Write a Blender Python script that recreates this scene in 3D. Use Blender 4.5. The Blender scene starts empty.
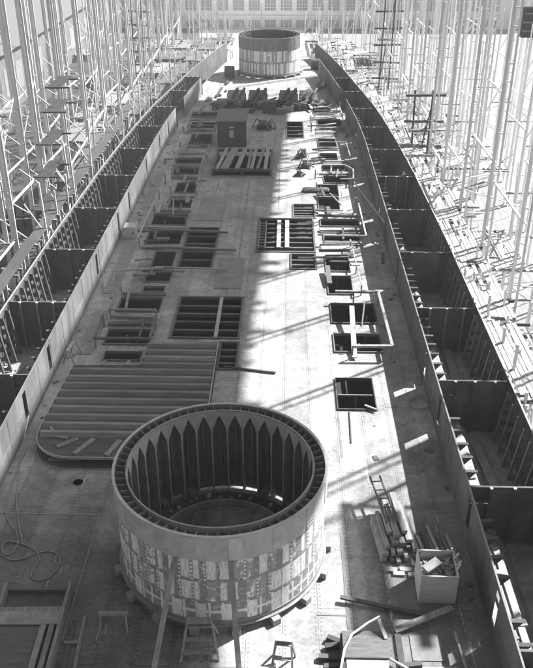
import bpy, math, random
from mathutils import Vector, Matrix
random.seed(7)
PI = math.pi
sc = bpy.context.scene
COL = sc.collection

# ------------------------------------------------------------------ mesh helper
class M:
    def __init__(s): s.v = []; s.f = []
    def quad(s, *p):
        n = len(s.v); s.v += [tuple(q) for q in p]; s.f.append(tuple(range(n, n+len(p)))); return s
    def box(s, x0, x1, y0, y1, z0, z1):
        n = len(s.v)
        s.v += [(x0,y0,z0),(x1,y0,z0),(x1,y1,z0),(x0,y1,z0),(x0,y0,z1),(x1,y0,z1),(x1,y1,z1),(x0,y1,z1)]
        s.f += [tuple(n+i for i in q) for q in ((0,3,2,1),(4,5,6,7),(0,1,5,4),(1,2,6,5),(2,3,7,6),(3,0,4,7))]; return s
    def beam(s, a, b, w, h, up=(0,0,1)):
        a = Vector(a); b = Vector(b); d = (b-a).normalized(); u = Vector(up)
        if abs(d.dot(u)) > .98: u = Vector((0,1,0)) if abs(d.y) < .9 else Vector((1,0,0))
        r = d.cross(u).normalized()*w/2; t = r.cross(d).normalized()*h/2
        n = len(s.v)
        for p in (a, b):
            for q in (-r-t, r-t, r+t, -r+t): s.v.append(tuple(p+q))
        s.f += [tuple(n+i for i in q) for q in ((0,1,2,3),(7,6,5,4),(0,4,5,1),(1,5,6,2),(2,6,7,3),(3,7,4,0))]; return s
    def tube(s, pts, r, n=8):
        pts = [Vector(p) for p in pts]; base = len(s.v); k = len(pts)
        for i, p in enumerate(pts):
            d = (pts[min(i+1,k-1)] - pts[max(i-1,0)]).normalized()
            u = Vector((0,0,1)) if abs(d.z) < .9 else Vector((1,0,0))
            a = d.cross(u).normalized(); b = a.cross(d)
            for j in range(n):
                t = 2*PI*j/n; s.v.append(tuple(p + (a*math.cos(t)+b*math.sin(t))*r))
        for i in range(k-1):
            for j in range(n):
                s.f.append((base+i*n+j, base+i*n+(j+1)%n, base+(i+1)*n+(j+1)%n, base+(i+1)*n+j))
        s.f.append(tuple(base+j for j in range(n))[::-1]); s.f.append(tuple(base+(k-1)*n+j for j in range(n))); return s
    def prism(s, poly, z0, z1):
        n = len(s.v); k = len(poly)
        s.v += [(x,y,z0) for x,y in poly] + [(x,y,z1) for x,y in poly]
        s.f.append(tuple(range(n+k-1, n-1, -1))); s.f.append(tuple(range(n+k, n+2*k)))
        for i in range(k): j = (i+1) % k; s.f.append((n+i, n+j, n+k+j, n+k+i))
        return s
    def lathe(s, prof, n=96, close=True):
        b = len(s.v); k = len(prof)
        for i in range(n):
            a = 2*PI*i/n
            for r, z in prof: s.v.append((r*math.cos(a), r*math.sin(a), z))
        for i in range(n):
            for j in range(k if close else k-1):
                s.f.append((b+i*k+j, b+((i+1)%n)*k+j, b+((i+1)%n)*k+(j+1)%k, b+i*k+(j+1)%k))
        return s
    def tf(s, mat):
        s.v = [tuple(mat @ Vector(p)) for p in s.v]; return s
    def add(s, o):
        n = len(s.v); s.v += o.v; s.f += [tuple(n+i for i in f) for f in o.f]; return s
    def build(s, name, mat, parent=None, loc=(0,0,0), smooth=False, bevel=0):
        me = bpy.data.meshes.new(name); me.from_pydata(s.v, [], s.f); me.materials.append(mat); me.update()
        if smooth: me.polygons.foreach_set('use_smooth', [True]*len(me.polygons))
        o = bpy.data.objects.new(name, me); COL.objects.link(o); o.location = loc
        if parent: o.parent = parent
        if bevel:
            b = o.modifiers.new('bevel', 'BEVEL'); b.width = bevel; b.segments = 1; b.limit_method = 'ANGLE'
        return o

def tag(o, label, cat, group=None):
    o['label'] = label; o['category'] = cat
    if group: o['group'] = group
    return o
def thing(name, label, cat, loc=(0,0,0), rz=0, group=None):
    o = bpy.data.objects.new(name, None); COL.objects.link(o); o.location = loc; o.rotation_euler = (0,0,rz)
    o.empty_display_size = .3
    return tag(o, label, cat, group)
def kind(o, k): o['kind'] = k; return o
def dup(root, loc, label, rz=None, skip=()):
    r = root.copy(); COL.objects.link(r); r.location = loc; r['label'] = label
    if rz is not None: r.rotation_euler = (0,0,rz)
    for ch in KIDS.get(root.name, []):
        if ch.name.split('.')[0] in skip: continue
        c = ch.copy(); COL.objects.link(c); c.parent = r
    return r
KIDS = {}
def remember(root): KIDS[root.name] = [o for o in COL.objects if o.parent == root]

ORD = ('first second third fourth fifth sixth seventh eighth ninth tenth eleventh twelfth thirteenth fourteenth fifteenth sixteenth seventeenth '
       'eighteenth nineteenth twentieth').split()
def ordn(i):
    if i < 20: return ORD[i]
    t = {2:'twenty',3:'thirty',4:'forty',5:'fifty',6:'sixty',7:'seventy',8:'eighty',9:'ninety'}
    n = i+1
    if n % 10 == 0: return t[n//10][:-1]+'ieth'
    return t[n//10]+'-'+ORD[n%10-1]

def interp(tab, y):
    if y <= tab[0][0]: return tab[0][1]
    for (a, va), (b, vb) in zip(tab, tab[1:]):
        if y <= b: return va + (vb-va)*(y-a)/(b-a)
    return tab[-1][1]
W_IN = [(0,12),(92,12),(100,11.8),(109,11.3),(118,10.7),(132,9.4),(139,8.6),(152,6.9),(166,4.2)]
W_OUT = [(0,16.3),(62,16.3),(80,16.0),(92,15.6),(102,15.1),(110,14.5),(120,13.4),(133,12.0),(145,10.4),(157,8.5),(168,5.6),(178,1.2)]
win = lambda y: interp(W_IN, y)
wout = lambda y: interp(W_OUT, y)

# ------------------------------------------------------------------ materials (all neutral greys: the photograph is black and white)
def new_mat(name):
    m = bpy.data.materials.new(name); m.use_nodes = True
    return m, m.node_tree.nodes, m.node_tree.links, m.node_tree.nodes['Principled BSDF']
def mat(name, lo, hi, scale=3, rough=.7, stretch=(1,1,1), detail=5, bump=.15, bscale=None, spec=.3, mix2=None):
    m, N, L, B = new_mat(name)
    tc = N.new('ShaderNodeTexCoord'); mp = N.new('ShaderNodeMapping'); mp.inputs['Scale'].default_value = stretch
    oi = N.new('ShaderNodeObjectInfo'); ad = N.new('ShaderNodeVectorMath'); ad.operation = 'ADD'
    sc_ = N.new('ShaderNodeMath'); sc_.operation = 'MULTIPLY'; sc_.inputs[1].default_value = 37
    L.new(oi.outputs['Random'], sc_.inputs[0]); L.new(tc.outputs['Object'], ad.inputs[0]); L.new(sc_.outputs[0], ad.inputs[1])
    L.new(ad.outputs[0], mp.inputs[0])
    nz = N.new('ShaderNodeTexNoise'); nz.inputs['Scale'].default_value = scale; nz.inputs['Detail'].default_value = detail; nz.inputs['Roughness'].default_value = .65
    L.new(mp.outputs[0], nz.inputs['Vector'])
    cr = N.new('ShaderNodeValToRGB'); cr.color_ramp.elements[0].position = .3; cr.color_ramp.elements[1].position = .72
    cr.color_ramp.elements[0].color = (lo,lo,lo,1); cr.color_ramp.elements[1].color = (hi,hi,hi,1)
    L.new(nz.outputs['Fac'], cr.inputs[0])
    # per-object tone
    mr = N.new('ShaderNodeMapRange'); mr.inputs['To Min'].default_value = .8; mr.inputs['To Max'].default_value = 1.15
    L.new(oi.outputs['Random'], mr.inputs['Value'])
    mu = N.new('ShaderNodeVectorMath'); mu.operation = 'SCALE'
    L.new(cr.outputs[0], mu.inputs[0]); L.new(mr.outputs[0], mu.inputs['Scale']); L.new(mu.outputs[0], B.inputs['Base Color'])
    B.inputs['Roughness'].default_value = rough; B.inputs['Specular IOR Level'].default_value = spec
    if bump:
        n2 = N.new('ShaderNodeTexNoise'); n2.inputs['Scale'].default_value = bscale or scale*4; n2.inputs['Detail'].default_value = 4
        L.new(mp.outputs[0], n2.inputs['Vector'])
        bp = N.new('ShaderNodeBump'); bp.inputs['Strength'].default_value = bump; bp.inputs['Distance'].default_value = .03
        L.new(n2.outputs['Fac'], bp.inputs['Height']); L.new(bp.outputs[0], B.inputs['Normal'])
    return m
class G:   # little expression builder for shader maths
    def __init__(s, m): s.N = m.node_tree.nodes; s.L = m.node_tree.links
    def __call__(s, op, a, b=None, c=None):
        n = s.N.new('ShaderNodeMath'); n.operation = op
        for i, x in enumerate((a, b, c)):
            if x is None: continue
            if isinstance(x, (int, float)): n.inputs[i].default_value = x
            else: s.L.new(x, n.inputs[i])
        return n.outputs[0]

def DECKMARKS(N, L, g, sp, tc, n2, v2, B):
    # chalk and whitewash marks left in broken strokes along some plate seams, and scrapes
    mp = N.new('ShaderNodeMapping'); mp.inputs['Scale'].default_value = (3,.16,1); L.new(tc.outputs['Object'], mp.inputs[0])
    nz = N.new('ShaderNodeTexNoise'); nz.inputs['Scale'].default_value = 1.5; nz.inputs['Detail'].default_value = 6; nz.inputs['Roughness'].default_value = .7
    L.new(mp.outputs[0], nz.inputs['Vector'])
    fx = g('FRACT', g('DIVIDE', sp.outputs['X'], 3.1)); near = g('LESS_THAN', g('ABSOLUTE', g('SUBTRACT', fx, .5)), .06)
    m1 = g('MULTIPLY', near, g('GREATER_THAN', g('ADD', nz.outputs['Fac'], g('MULTIPLY', n2.outputs['Fac'], .35)), .78))
    m2 = g('MULTIPLY', g('GREATER_THAN', nz.outputs['Fac'], .66), .5)
    mx = N.new('ShaderNodeMix'); mx.data_type = 'RGBA'; L.new(g('MAXIMUM', g('MULTIPLY', m1, .75), m2), mx.inputs[0])
    L.new(v2.outputs[0], mx.inputs[6]); mx.inputs[7].default_value = (.42,.42,.42,1); L.new(mx.outputs[2], B.inputs['Base Color'])
def deck_mat():
    m, N, L, B = new_mat('deck_plating'); g = G(m)
    tc = N.new('ShaderNodeTexCoord'); sp = N.new('ShaderNodeSeparateXYZ'); L.new(tc.outputs['Object'], sp.inputs[0])
    cb = N.new('ShaderNodeCombineXYZ'); L.new(sp.outputs['Y'], cb.inputs['X']); L.new(sp.outputs['X'], cb.inputs['Y'])
    br = N.new('ShaderNodeTexBrick'); br.inputs['Scale'].default_value = 1; br.inputs['Brick Width'].default_value = 6.4; br.inputs['Row Height'].default_value = 1.55
    br.inputs['Mortar Size'].default_value = .022; br.inputs['Mortar Smooth'].default_value = .3
    br.inputs['Color1'].default_value = (.8,.8,.8,1); br.inputs['Color2'].default_value = (1.1,1.1,1.1,1); br.inputs['Mortar'].default_value = (.5,.5,.5,1)
    L.new(cb.outputs[0], br.inputs['Vector'])
    n1 = N.new('ShaderNodeTexNoise'); n1.inputs['Scale'].default_value = .32; n1.inputs['Detail'].default_value = 8; n1.inputs['Roughness'].default_value = .62
    L.new(tc.outputs['Object'], n1.inputs['Vector'])
    n2 = N.new('ShaderNodeTexNoise'); n2.inputs['Scale'].default_value = 5; n2.inputs['Detail'].default_value = 7; n2.inputs['Roughness'].default_value = .7
    L.new(tc.outputs['Object'], n2.inputs['Vector'])
    vo = N.new('ShaderNodeTexVoronoi'); vo.inputs['Scale'].default_value = 1.7; L.new(tc.outputs['Object'], vo.inputs['Vector'])
    speck = g('LESS_THAN', vo.outputs['Distance'], .09)
    cr = N.new('ShaderNodeValToRGB'); e = cr.color_ramp.elements
    e[0].position = .3; e[0].color = (.2,.2,.2,1); e[1].position = .68; e[1].color = (.36,.36,.36,1)
    L.new(n1.outputs['Fac'], cr.inputs[0])
    n4 = N.new('ShaderNodeTexNoise'); n4.inputs['Scale'].default_value = 1.4; n4.inputs['Detail'].default_value = 9; n4.inputs['Roughness'].default_value = .75; L.new(tc.outputs['Object'], n4.inputs['Vector'])
    f2 = g('MULTIPLY', g('MULTIPLY_ADD', n2.outputs['Fac'], 1.3, .4), g('MULTIPLY_ADD', n4.outputs['Fac'], 1.5, .25))
    # rivet rows either side of the longitudinal seams
    fx = g('FRACT', g('DIVIDE', sp.outputs['X'], 1.55)); nx = g('MINIMUM', g('ABSOLUTE', g('SUBTRACT', fx, .075)), g('ABSOLUTE', g('SUBTRACT', fx, .925)))
    fy = g('ABSOLUTE', g('SUBTRACT', g('FRACT', g('DIVIDE', sp.outputs['Y'], .24)), .5))
    riv = g('MULTIPLY', g('LESS_THAN', nx, .022), g('LESS_THAN', fy, .16))
    n5 = N.new('ShaderNodeTexNoise'); n5.inputs['Scale'].default_value = .75; n5.inputs['Detail'].default_value = 10; n5.inputs['Roughness'].default_value = .8; n5.inputs['Distortion'].default_value = .6; L.new(tc.outputs['Object'], n5.inputs['Vector'])
    blot = g('SUBTRACT', 1, g('MULTIPLY', g('MINIMUM', g('MAXIMUM', g('MULTIPLY', g('SUBTRACT', n5.outputs['Fac'], .55), 9), 0), 1), .34))
    sh = g('MULTIPLY', g('MULTIPLY', blot, g('SUBTRACT', 1, g('MULTIPLY', riv, .45))), g('SUBTRACT', 1, g('MULTIPLY', speck, .45)))
    v1 = N.new('ShaderNodeVectorMath'); v1.operation = 'MULTIPLY'; L.new(br.outputs['Color'], v1.inputs[0]); L.new(cr.outputs[0], v1.inputs[1])
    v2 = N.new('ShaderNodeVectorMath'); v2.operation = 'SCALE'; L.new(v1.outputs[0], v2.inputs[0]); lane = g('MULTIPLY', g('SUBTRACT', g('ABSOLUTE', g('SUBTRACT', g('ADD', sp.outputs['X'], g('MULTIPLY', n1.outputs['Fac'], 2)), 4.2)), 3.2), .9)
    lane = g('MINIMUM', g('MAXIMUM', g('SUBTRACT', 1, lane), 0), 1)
    grime_shade = g('MULTIPLY_ADD', g('MAXIMUM', lane, g('SMOOTH_MIN', g('MAXIMUM', g('MULTIPLY', g('SUBTRACT', g('ADD', sp.outputs['Y'], g('MULTIPLY', n1.outputs['Fac'], 14)), 36), .09), 0), 1, .2)), .54, .46)  # near deck darker outside the sunlit band: grime plus painted-in shade
    L.new(g('MULTIPLY', g('MULTIPLY', f2, sh), grime_shade), v2.inputs['Scale'])
    L.new(v2.outputs[0], B.inputs['Base Color'])
    DECKMARKS(N, L, g, sp, tc, n2, v2, B)
    B.inputs['Roughness'].default_value = .62; B.inputs['Specular IOR Level'].default_value = .35
    bp = N.new('ShaderNodeBump'); bp.inputs['Strength'].default_value = .3; bp.inputs['Distance'].default_value = .02
    L.new(g('ADD', g('MULTIPLY', n2.outputs['Fac'], .4), g('ADD', riv, br.outputs['Fac'])), bp.inputs['Height']); L.new(bp.outputs[0], B.inputs['Normal'])
    return m

def barbette_mat(name, nst, z0, rows, seed, dark=.27, white=.86):
    m, N, L, B = new_mat(name); g = G(m)
    tc = N.new('ShaderNodeTexCoord'); sp = N.new('ShaderNodeSeparateXYZ'); L.new(tc.outputs['Object'], sp.inputs[0])
    nz = N.new('ShaderNodeTexNoise'); nz.inputs['Scale'].default_value = 4.5; nz.inputs['Detail'].default_value = 6; L.new(tc.outputs['Object'], nz.inputs['Vector'])
    nn = g('SUBTRACT', nz.outputs['Fac'], .5)
    u = g('MULTIPLY', g('ADD', g('DIVIDE', g('ARCTAN2', sp.outputs['Y'], sp.outputs['X']), 2*PI), .5), nst)
    u = g('ADD', u, g('MULTIPLY', nn, .16)); zz = g('ADD', sp.outputs['Z'], g('MULTIPLY', nn, .16))
    iu = g('FLOOR', u); fu = g('FRACT', u)
    row = g('FLOOR', g('DIVIDE', g('SUBTRACT', zz, z0), rows)); fr = g('FRACT', g('DIVIDE', g('SUBTRACT', zz, z0), rows))
    def rnd(k):
        w = N.new('ShaderNodeTexWhiteNoise'); w.noise_dimensions = '3D'
        c = N.new('ShaderNodeCombineXYZ'); L.new(iu, c.inputs[0]); L.new(row, c.inputs[1]); c.inputs[2].default_value = seed+k
        L.new(c.outputs[0], w.inputs['Vector']); return w.outputs['Value']
    r1, r2, r3 = rnd(1), rnd(5), rnd(9)
    wid = g('MULTIPLY_ADD', r1, .66, .3)
    soft = lambda v, k: g('MINIMUM', g('MAXIMUM', g('MULTIPLY_ADD', v, k, .5), 0), 1)
    bar = g('MULTIPLY', soft(g('SUBTRACT', wid, fu), 7), g('MULTIPLY_ADD', g('GREATER_THAN', g('ADD', r3, g('MULTIPLY', nn, 1.3)), .2), .8, .2))
    bar = g('MULTIPLY', bar, g('MULTIPLY', g('GREATER_THAN', fr, .1), g('LESS_THAN', fr, .93)))
    dots = g('MULTIPLY', g('MULTIPLY', g('LESS_THAN', g('ABSOLUTE', g('SUBTRACT', g('FRACT', g('MULTIPLY', zz, 4.6)), .5)), .26),
             g('LESS_THAN', g('ABSOLUTE', g('SUBTRACT', fu, .86)), .09)), g('GREATER_THAN', r2, .35))
    low = g('LESS_THAN', row, .5)
    grid = g('MAXIMUM', g('LESS_THAN', fu, .2), g('LESS_THAN', g('ABSOLUTE', g('SUBTRACT', g('FRACT', g('MULTIPLY', fr, 2)), .12)), .12))
    pat = g('MAXIMUM', g('MULTIPLY', g('SUBTRACT', 1, low), g('MAXIMUM', bar, dots)), g('MULTIPLY', low, g('MAXIMUM', grid, g('MULTIPLY', bar, g('GREATER_THAN', r2, .7)))))
    n3 = N.new('ShaderNodeTexNoise'); n3.inputs['Scale'].default_value = 5; n3.inputs['Detail'].default_value = 7; mp3 = N.new('ShaderNodeMapping'); mp3.inputs['Scale'].default_value = (2.2,2.2,.5); L.new(tc.outputs['Object'], mp3.inputs[0]); L.new(mp3.outputs[0], n3.inputs['Vector'])
    pat = g('MULTIPLY', g('MAXIMUM', pat, g('MULTIPLY', g('GREATER_THAN', nz.outputs['Fac'], .57), .35)), g('MULTIPLY_ADD', g('MINIMUM', g('MAXIMUM', g('MULTIPLY', g('SUBTRACT', n3.outputs['Fac'], .3), 4), 0), 1), .45, .55))
    cr = N.new('ShaderNodeMix'); cr.data_type = 'RGBA'
    cr.inputs[6].default_value = (dark,dark,dark,1); cr.inputs[7].default_value = (white,white,white,1)
    L.new(g('MULTIPLY', pat, g('MULTIPLY_ADD', n3.outputs['Fac'], .5, .62)), cr.inputs[0])
    L.new(cr.outputs[2], B.inputs['Base Color']); B.inputs['Roughness'].default_value = .75; B.inputs['Specular IOR Level'].default_value = .2
    return m

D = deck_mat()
S_DARK = mat('dark_steel', .05, .11, 1.6, .6)
S_LEAD = mat('red_lead_steel', .045, .15, .9, .7, stretch=(1,1,.5))
S_MID = mat('grey_steel', .14, .25, 1.2, .6)
S_LIGHT = mat('light_steel', .26, .42, 1.0, .6, stretch=(1,1,.35))
S_EDGE = mat('sunlit_edge_steel', .38, .6, 2, .5)
S_WALL = mat('bulkhead_steel', .09, .19, .7, .65, stretch=(1,1,.3), detail=7)
S_RIM = mat('barbette_steel', .4, .66, 1.6, .6, detail=9)
S_INNER = mat('barbette_inner_steel', .34, .52, 1.3, .65)
WOOD = mat('pale_timber', .2, .36, 2.2, .8, stretch=(1,1,.25))
WOODY = mat('weathered_timber', .15, .3, 2.5, .85, stretch=(4,.5,4))
WOODX = mat('grey_timber', .08, .16, 2.5, .85, stretch=(.5,4,4))
WOODD = mat('dark_timber', .05, .1, 2.5, .85)
WHITEW = mat('whitewashed_timber', .7, .86, 1.5, .8, stretch=(2,2,.15))
PLANKW = mat('bleached_planks', .2, .36, 2.5, .85, stretch=(4,.6,4))
CRATEW = mat('crate_boards', .36, .55, 2.0, .8, stretch=(.6,.6,3))
RIBL = mat('cover_rib', .13, .28, 1.4, .75, stretch=(.3,1.5,2), detail=8, bump=.4)
RIBW = mat('ribbed_cover', .05, .13, 1.4, .75, stretch=(.35,2.5,2), detail=8, bump=.4)
ROPE = mat('pale_hose', .22, .32, 4, .8)
TARRED = mat('tarred_boards', .02, .045, 2.5, .85)
WALKW = mat('dark_walkway_boards', .045, .09, 2.5, .85, stretch=(4,.5,4))
YARD = mat('pale_yard_boards', .17, .3, .8, .9, stretch=(3,.3,1), detail=8)
PAPER = mat('white_paint', .42, .58, 4, .8)
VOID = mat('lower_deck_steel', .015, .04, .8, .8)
FLOORW = mat('wing_floor_steel', .16, .4, .9, .75, detail=8)
WHITEL = mat('limewashed_timber', .45, .62, 1.5, .8, stretch=(2,2,.15))
GROUND = mat('yard_ground', .035, .1, .12, .95, detail=9, bump=.4, bscale=2)
BWALL = mat('shop_wall', .62, .78, .3, .9)
GLASS = mat('shop_window_glass', .2, .3, .5, .4)

# ------------------------------------------------------------------ deck with real openings
HR = {  # x0, x1, y0, y1
 'a':(6.4,8.5,80.5,83.7),'b':(6.35,8.4,76,79.8),'c':(6.4,10.0,71.7,73.5),'d':(6.55,9.8,68,69.4),'e':(6.5,8.45,61.5,64.8),
 'f':(6.5,8.4,57.2,60.5),'g':(6.55,9.8,52.4,55.5),'h':(6.55,9.8,48.2,50.7),'i':(6.4,8.7,41.2,44.7),
 'u0':(6.8,9.05,115,117.8),'u1':(7.2,10.4,107.7,111.7),'u2':(7,9.2,98.3,101.8),'u3':(7.05,9.05,93.2,95.4),'u4':(7.2,9.95,88.9,90.7),'u5':(7.2,9.8,84.4,86.7),
 'l1':(-10.2,-6.7,112.3,115.3),'l2':(-9.7,-6.4,106.8,109.6),'l3':(-9.0,-6.4,99.4,103.5),'l4':(-9.7,-6.9,91.1,93.2),'l4b':(-9.5,-6.8,87.2,89.4),'l5':(-8.6,-6.5,81,84),'l5b':(-8.6,-6.5,76.6,78.6),
 'l6':(-9.7,-6.4,71.6,74.6),'l7':(-9.5,-6.4,66.9,70),'l8':(-8.2,-6.5,62,65.1),'l9':(-8.3,-6.3,59.1,61),'l10':(-8.2,-6.5,57.3,58.2),
 'l11':(-9.6,-6.4,53.9,56.1),'l12':(-9.6,-6.4,48.9,51),'l13':(-9.2,-6.7,46.7,47.8),
 'p1':(.6,5.6,65.6,73.6),'p2':(3.85,5.85,73.9,77.6),'p3':(3.6,5.6,62,65.0),'p4':(3.1,5.2,102.4,110.2),
 'q1':(-5.9,-3.2,62,71),'q2':(-5.0,-.25,50,56.4),'q3':(-1.35,-.2,45.8,49.3),'rack':(-5.0,1.3,87,94.4),
 'n1':(-12,-9.55,18,24.0),
}
SQ = [(.22,28.4,2.3,1.95), (-7.95,34.0,.34,.27)]     # round openings: cx, cy, half square, radius
CORE = 10.6
xs = {-CORE, CORE}; ys = {-6, 118.5}
for x0,x1,y0,y1 in HR.values():
    xs |= {max(-CORE,x0), min(CORE,x1)}; ys |= {y0, y1}
for cx,cy,h,r in SQ: xs |= {cx-h, cx+h}; ys |= {cy-h, cy+h}
for y in range(0,119,6): ys.add(y)
xs = sorted(xs); ys = sorted(ys)
dm = M()
def inhole(x, y):
    return any(a < x < b and c < y < d for a,b,c,d in HR.values()) or any(abs(x-cx) < h and abs(y-cy) < h for cx,cy,h,r in SQ)
for y0, y1 in zip(ys, ys[1:]):
    for x0, x1 in zip(xs, xs[1:]):
        if not inhole((x0+x1)/2, (y0+y1)/2): dm.quad((x0,y0,0),(x1,y0,0),(x1,y1,0),(x0,y1,0))
    for s in (-1,1):
        if s < 0 and inhole(-11, (y0+y1)/2): continue
        a, b = win(y0), win(y1)
        q = [(s*CORE,y0,0),(s*a,y0,0),(s*b,y1,0),(s*CORE,y1,0)]
        dm.quad(*(q if s > 0 else q[::-1]))
yy = [118.5,122,126,130,134,138,142,146,150,154,158,162,166]
for y0, y1 in zip(yy, yy[1:]): dm.quad((-win(y0),y0,0),(win(y0),y0,0),(win(y1),y1,0),(-win(y1),y1,0))
for cx,cy,h,r in SQ:
    n = 48
    for i in range(n):
        def sqp(t):
            c, s = math.cos(t), math.sin(t); k = h/max(abs(c),abs(s)); return (cx+c*k, cy+s*k, 0)
        a, b = 2*PI*(i+.0)/n + PI/4, 2*PI*(i+1)/n + PI/4
        dm.quad((cx+r*math.cos(a),cy+r*math.sin(a),0), sqp(a), sqp(b), (cx+r*math.cos(b),cy+r*math.sin(b),0))
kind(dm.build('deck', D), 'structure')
# lower deck seen through the openings, wing compartment floors
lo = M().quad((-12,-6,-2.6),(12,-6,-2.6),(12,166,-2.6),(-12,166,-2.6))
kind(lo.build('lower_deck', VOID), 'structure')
fl = M()
YS = [-6+3*i for i in range(58)]
for s in (-1,1):
    for y0, y1 in zip(YS, YS[1:]):
        if y1 > 166: break
        for (fa,za,wa),(fb,zb,wb) in (((0,-.06,.0),(1.5,-.06,0)),((1.5,-.06,0),(2.3,-1,0)),((2.3,-1,0),(0,-1,1))):
            q = [(s*(win(y0)*(1-wa)+wout(y0)*wa+fa),y0,za),(s*(win(y0)*(1-wb)+wout(y0)*wb+fb),y0,zb),(s*(win(y1)*(1-wb)+wout(y1)*wb+fb),y1,zb),(s*(win(y1)*(1-wa)+wout(y1)*wa+fa),y1,za)]
            fl.quad(*(q if s > 0 else q[::-1]))
kind(fl.build('wing_floor', FLOORW), 'structure')

DIRTY = None
# raised seam straps on the deck (surface pattern of the plating)
sm_ = M()
for (x0,x1,y0,y1) in [(-9.8,-2.5,35.05,35.2),(-11.8,-6.2,31.4,31.5),(-6.3,-6.2,23.5,31.4),(5.9,6.0,24.5,30.5),(4.6,5.9,25.2,25.28),(6.3,6.42,36.5,41),(-4.3,-4.2,72,86),(2.3,2.4,76,98),(-1,-.9,57,85)]:
    sm_.box(x0,x1,y0,y1,.002,.022)
kind(sm_.build('deck_seam_straps', S_MID), 'structure')

for i,(x0,x1,y0,y1) in enumerate([(-11.3,-10.2,57,67.5),(-11.4,-10.5,76,88),(-11.2,-10.1,47.5,54),(-5.6,-3.0,73,79.5),(-2.6,-.4,58,64)]):
    o = M().box(x0,x1,y0,y1,.005,.05).build('loose_plate',S_MID); tag(o,f'{["long flat plate on deck by the left bulkhead beside the pale bin","long flat plate on deck along the far left bulkhead","flat plate on deck by the small sawhorse at left bulkhead","broad plate on deck beyond the long left beam grid","broad plate on mid deck beyond the girdered opening"][i]}','plate')
# hatch coamings
def side(x): return 'right' if x > 0 else 'left'
def coaming(x0,x1,y0,y1,label,h=.13,t=.07,mt=S_MID,group='hatch coamings on the deck',d=.1):
    c = M(); e = .003
    c.box(x0-t,x1+t,y0-t,y0-e,-d,h); c.box(x0-t,x1+t,y1+e,y1+t,-d,h); c.box(x0-t,x0-e,y0-e,y1+e,-d,h-.004); c.box(x1+e,x1+t,y0-e,y1+e,-d,h-.004)
    cx, cy = (x0+x1)/2, (y0+y1)/2
    c.v = [(a-cx,b-cy,z) for a,b,z in c.v]
    return tag(c.build('hatch_coaming', mt, loc=(cx,cy,0)), label, 'hatch', group)
rcol = sorted([k for k in HR if k[0] in 'abcdefghiu'], key=lambda k: HR[k][2])
lcol = sorted([k for k in HR if k[0] == 'l'], key=lambda k: HR[k][2])
for i, k in enumerate(rcol): coaming(*HR[k], f'low steel coaming of the {ordn(i)} open hatch from the near end of the right column', mt=random.choice([S_MID,S_DARK,S_MID]))
for i, k in enumerate(lcol): coaming(*HR[k], f'low steel coaming of the {ordn(i)} open hatch from the near end of the left column', mt=random.choice([S_MID,S_MID,S_DARK]))
coaming(*HR['n1'], 'coaming of the dark hatch in the bottom left corner beside the wooden trough', h=.1)

# beams laid across the big openings
S_BEAM = mat('beam_steel', .07, .12, 1.6, .6)
def beam_grid(k, label, nx, longi=(), mt=S_DARK, w=.24, h=.3):
    x0,x1,y0,y1 = HR[k]; cx, cy = (x0+x1)/2, (y0+y1)/2
    t = thing('beam_grid', label, 'beam grid', (cx,cy,0), group='beam grids over the deck openings')
    f = M(); a, b, q = (x1-x0)/2, (y1-y0)/2, .14
    f.box(-a-q,a+q,-b-q,-b+.03,-.15,.1).box(-a-q,a+q,b-.03,b+q,-.15,.1).box(-a-q,-a+.02,-b+.031,b-.031,-.15,.096).box(a-.02,a+q,-b+.031,b-.031,-.15,.096)
    f.build('frame', S_BEAM, t)
    for i in range(nx):
        y = -b + (i+1)*2*b/(nx+1)
        M().box(-a+.03,a-.03,y-w/2,y+w/2,-.3,-.04).build('cross_beam', mt if i % 2 else S_BEAM, t)
    for fx in longi:
        M().box(a*fx-.13,a*fx+.13,-b+.04,b-.04,-.036,.1).build('girder', S_LIGHT, t)
    return t
beam_grid('p1','wide opening with seven cross beams in the middle of the sunlit deck',6)
beam_grid('p2','narrow opening with four beams just beyond the wide sunlit beam grid',4)
beam_grid('p3','small opening with two beams just nearer than the wide sunlit beam grid',2)
beam_grid('p4','dark narrow opening with beams right of the tool shed',3)
beam_grid('q1','long narrow shaded opening with beams beside the left hatches',4)
beam_grid('q2','shaded opening with one long girder directly behind the ribbed cover',4,(.33,))
beam_grid('q3','slim opening with beams at the right edge of the ribbed cover',3)
# open frame of the rack with loose timbers across it
x0,x1,y0,y1 = HR['rack']
t = thing('timber_rack','dark frame with loose timbers laid across in front of tool shed','rack',((x0+x1)/2,(y0+y1)/2,0))
M().box(-3.3,3.3,3.72,3.95,.5,.8).build('rail',S_DARK,t); M().box(-3.3,3.3,-3.95,-3.72,.5,.8).build('rail',S_DARK,t)
M().box(-3.3,-3.05,-3.715,3.715,.5,.78).build('rail',S_DARK,t); M().box(3.05,3.3,-3.715,3.715,.5,.78).build('rail',S_DARK,t)
for sx in (-3.18,0,3.18):
    for sy in (-3.84,3.84): M().box(sx-.12,sx+.12,sy-.1,sy+.1,0,.5).build('leg',S_DARK,t)
for i,(xa,xb,w) in enumerate([(-2.7,-2.1,.35),(-1.9,-1.1,.85),(-.5,.1,.5),(.7,.8,.3),(1.1,1.35,.35),(1.75,2.3,.3),(2.6,2.75,.4)]):
    o = M().beam((xa,-4.1,.88+.02*(i%3)),(xb,3.9,.9+.02*(i%3)),w,.14).build('loose_timber',WOODY if i%2 else WOOD,loc=(t.location.x,t.location.y,0))
    tag(o,f'{ordn(i)} timber from the left lying across the dark rack by the shed','timber','timbers on the rack')

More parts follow.
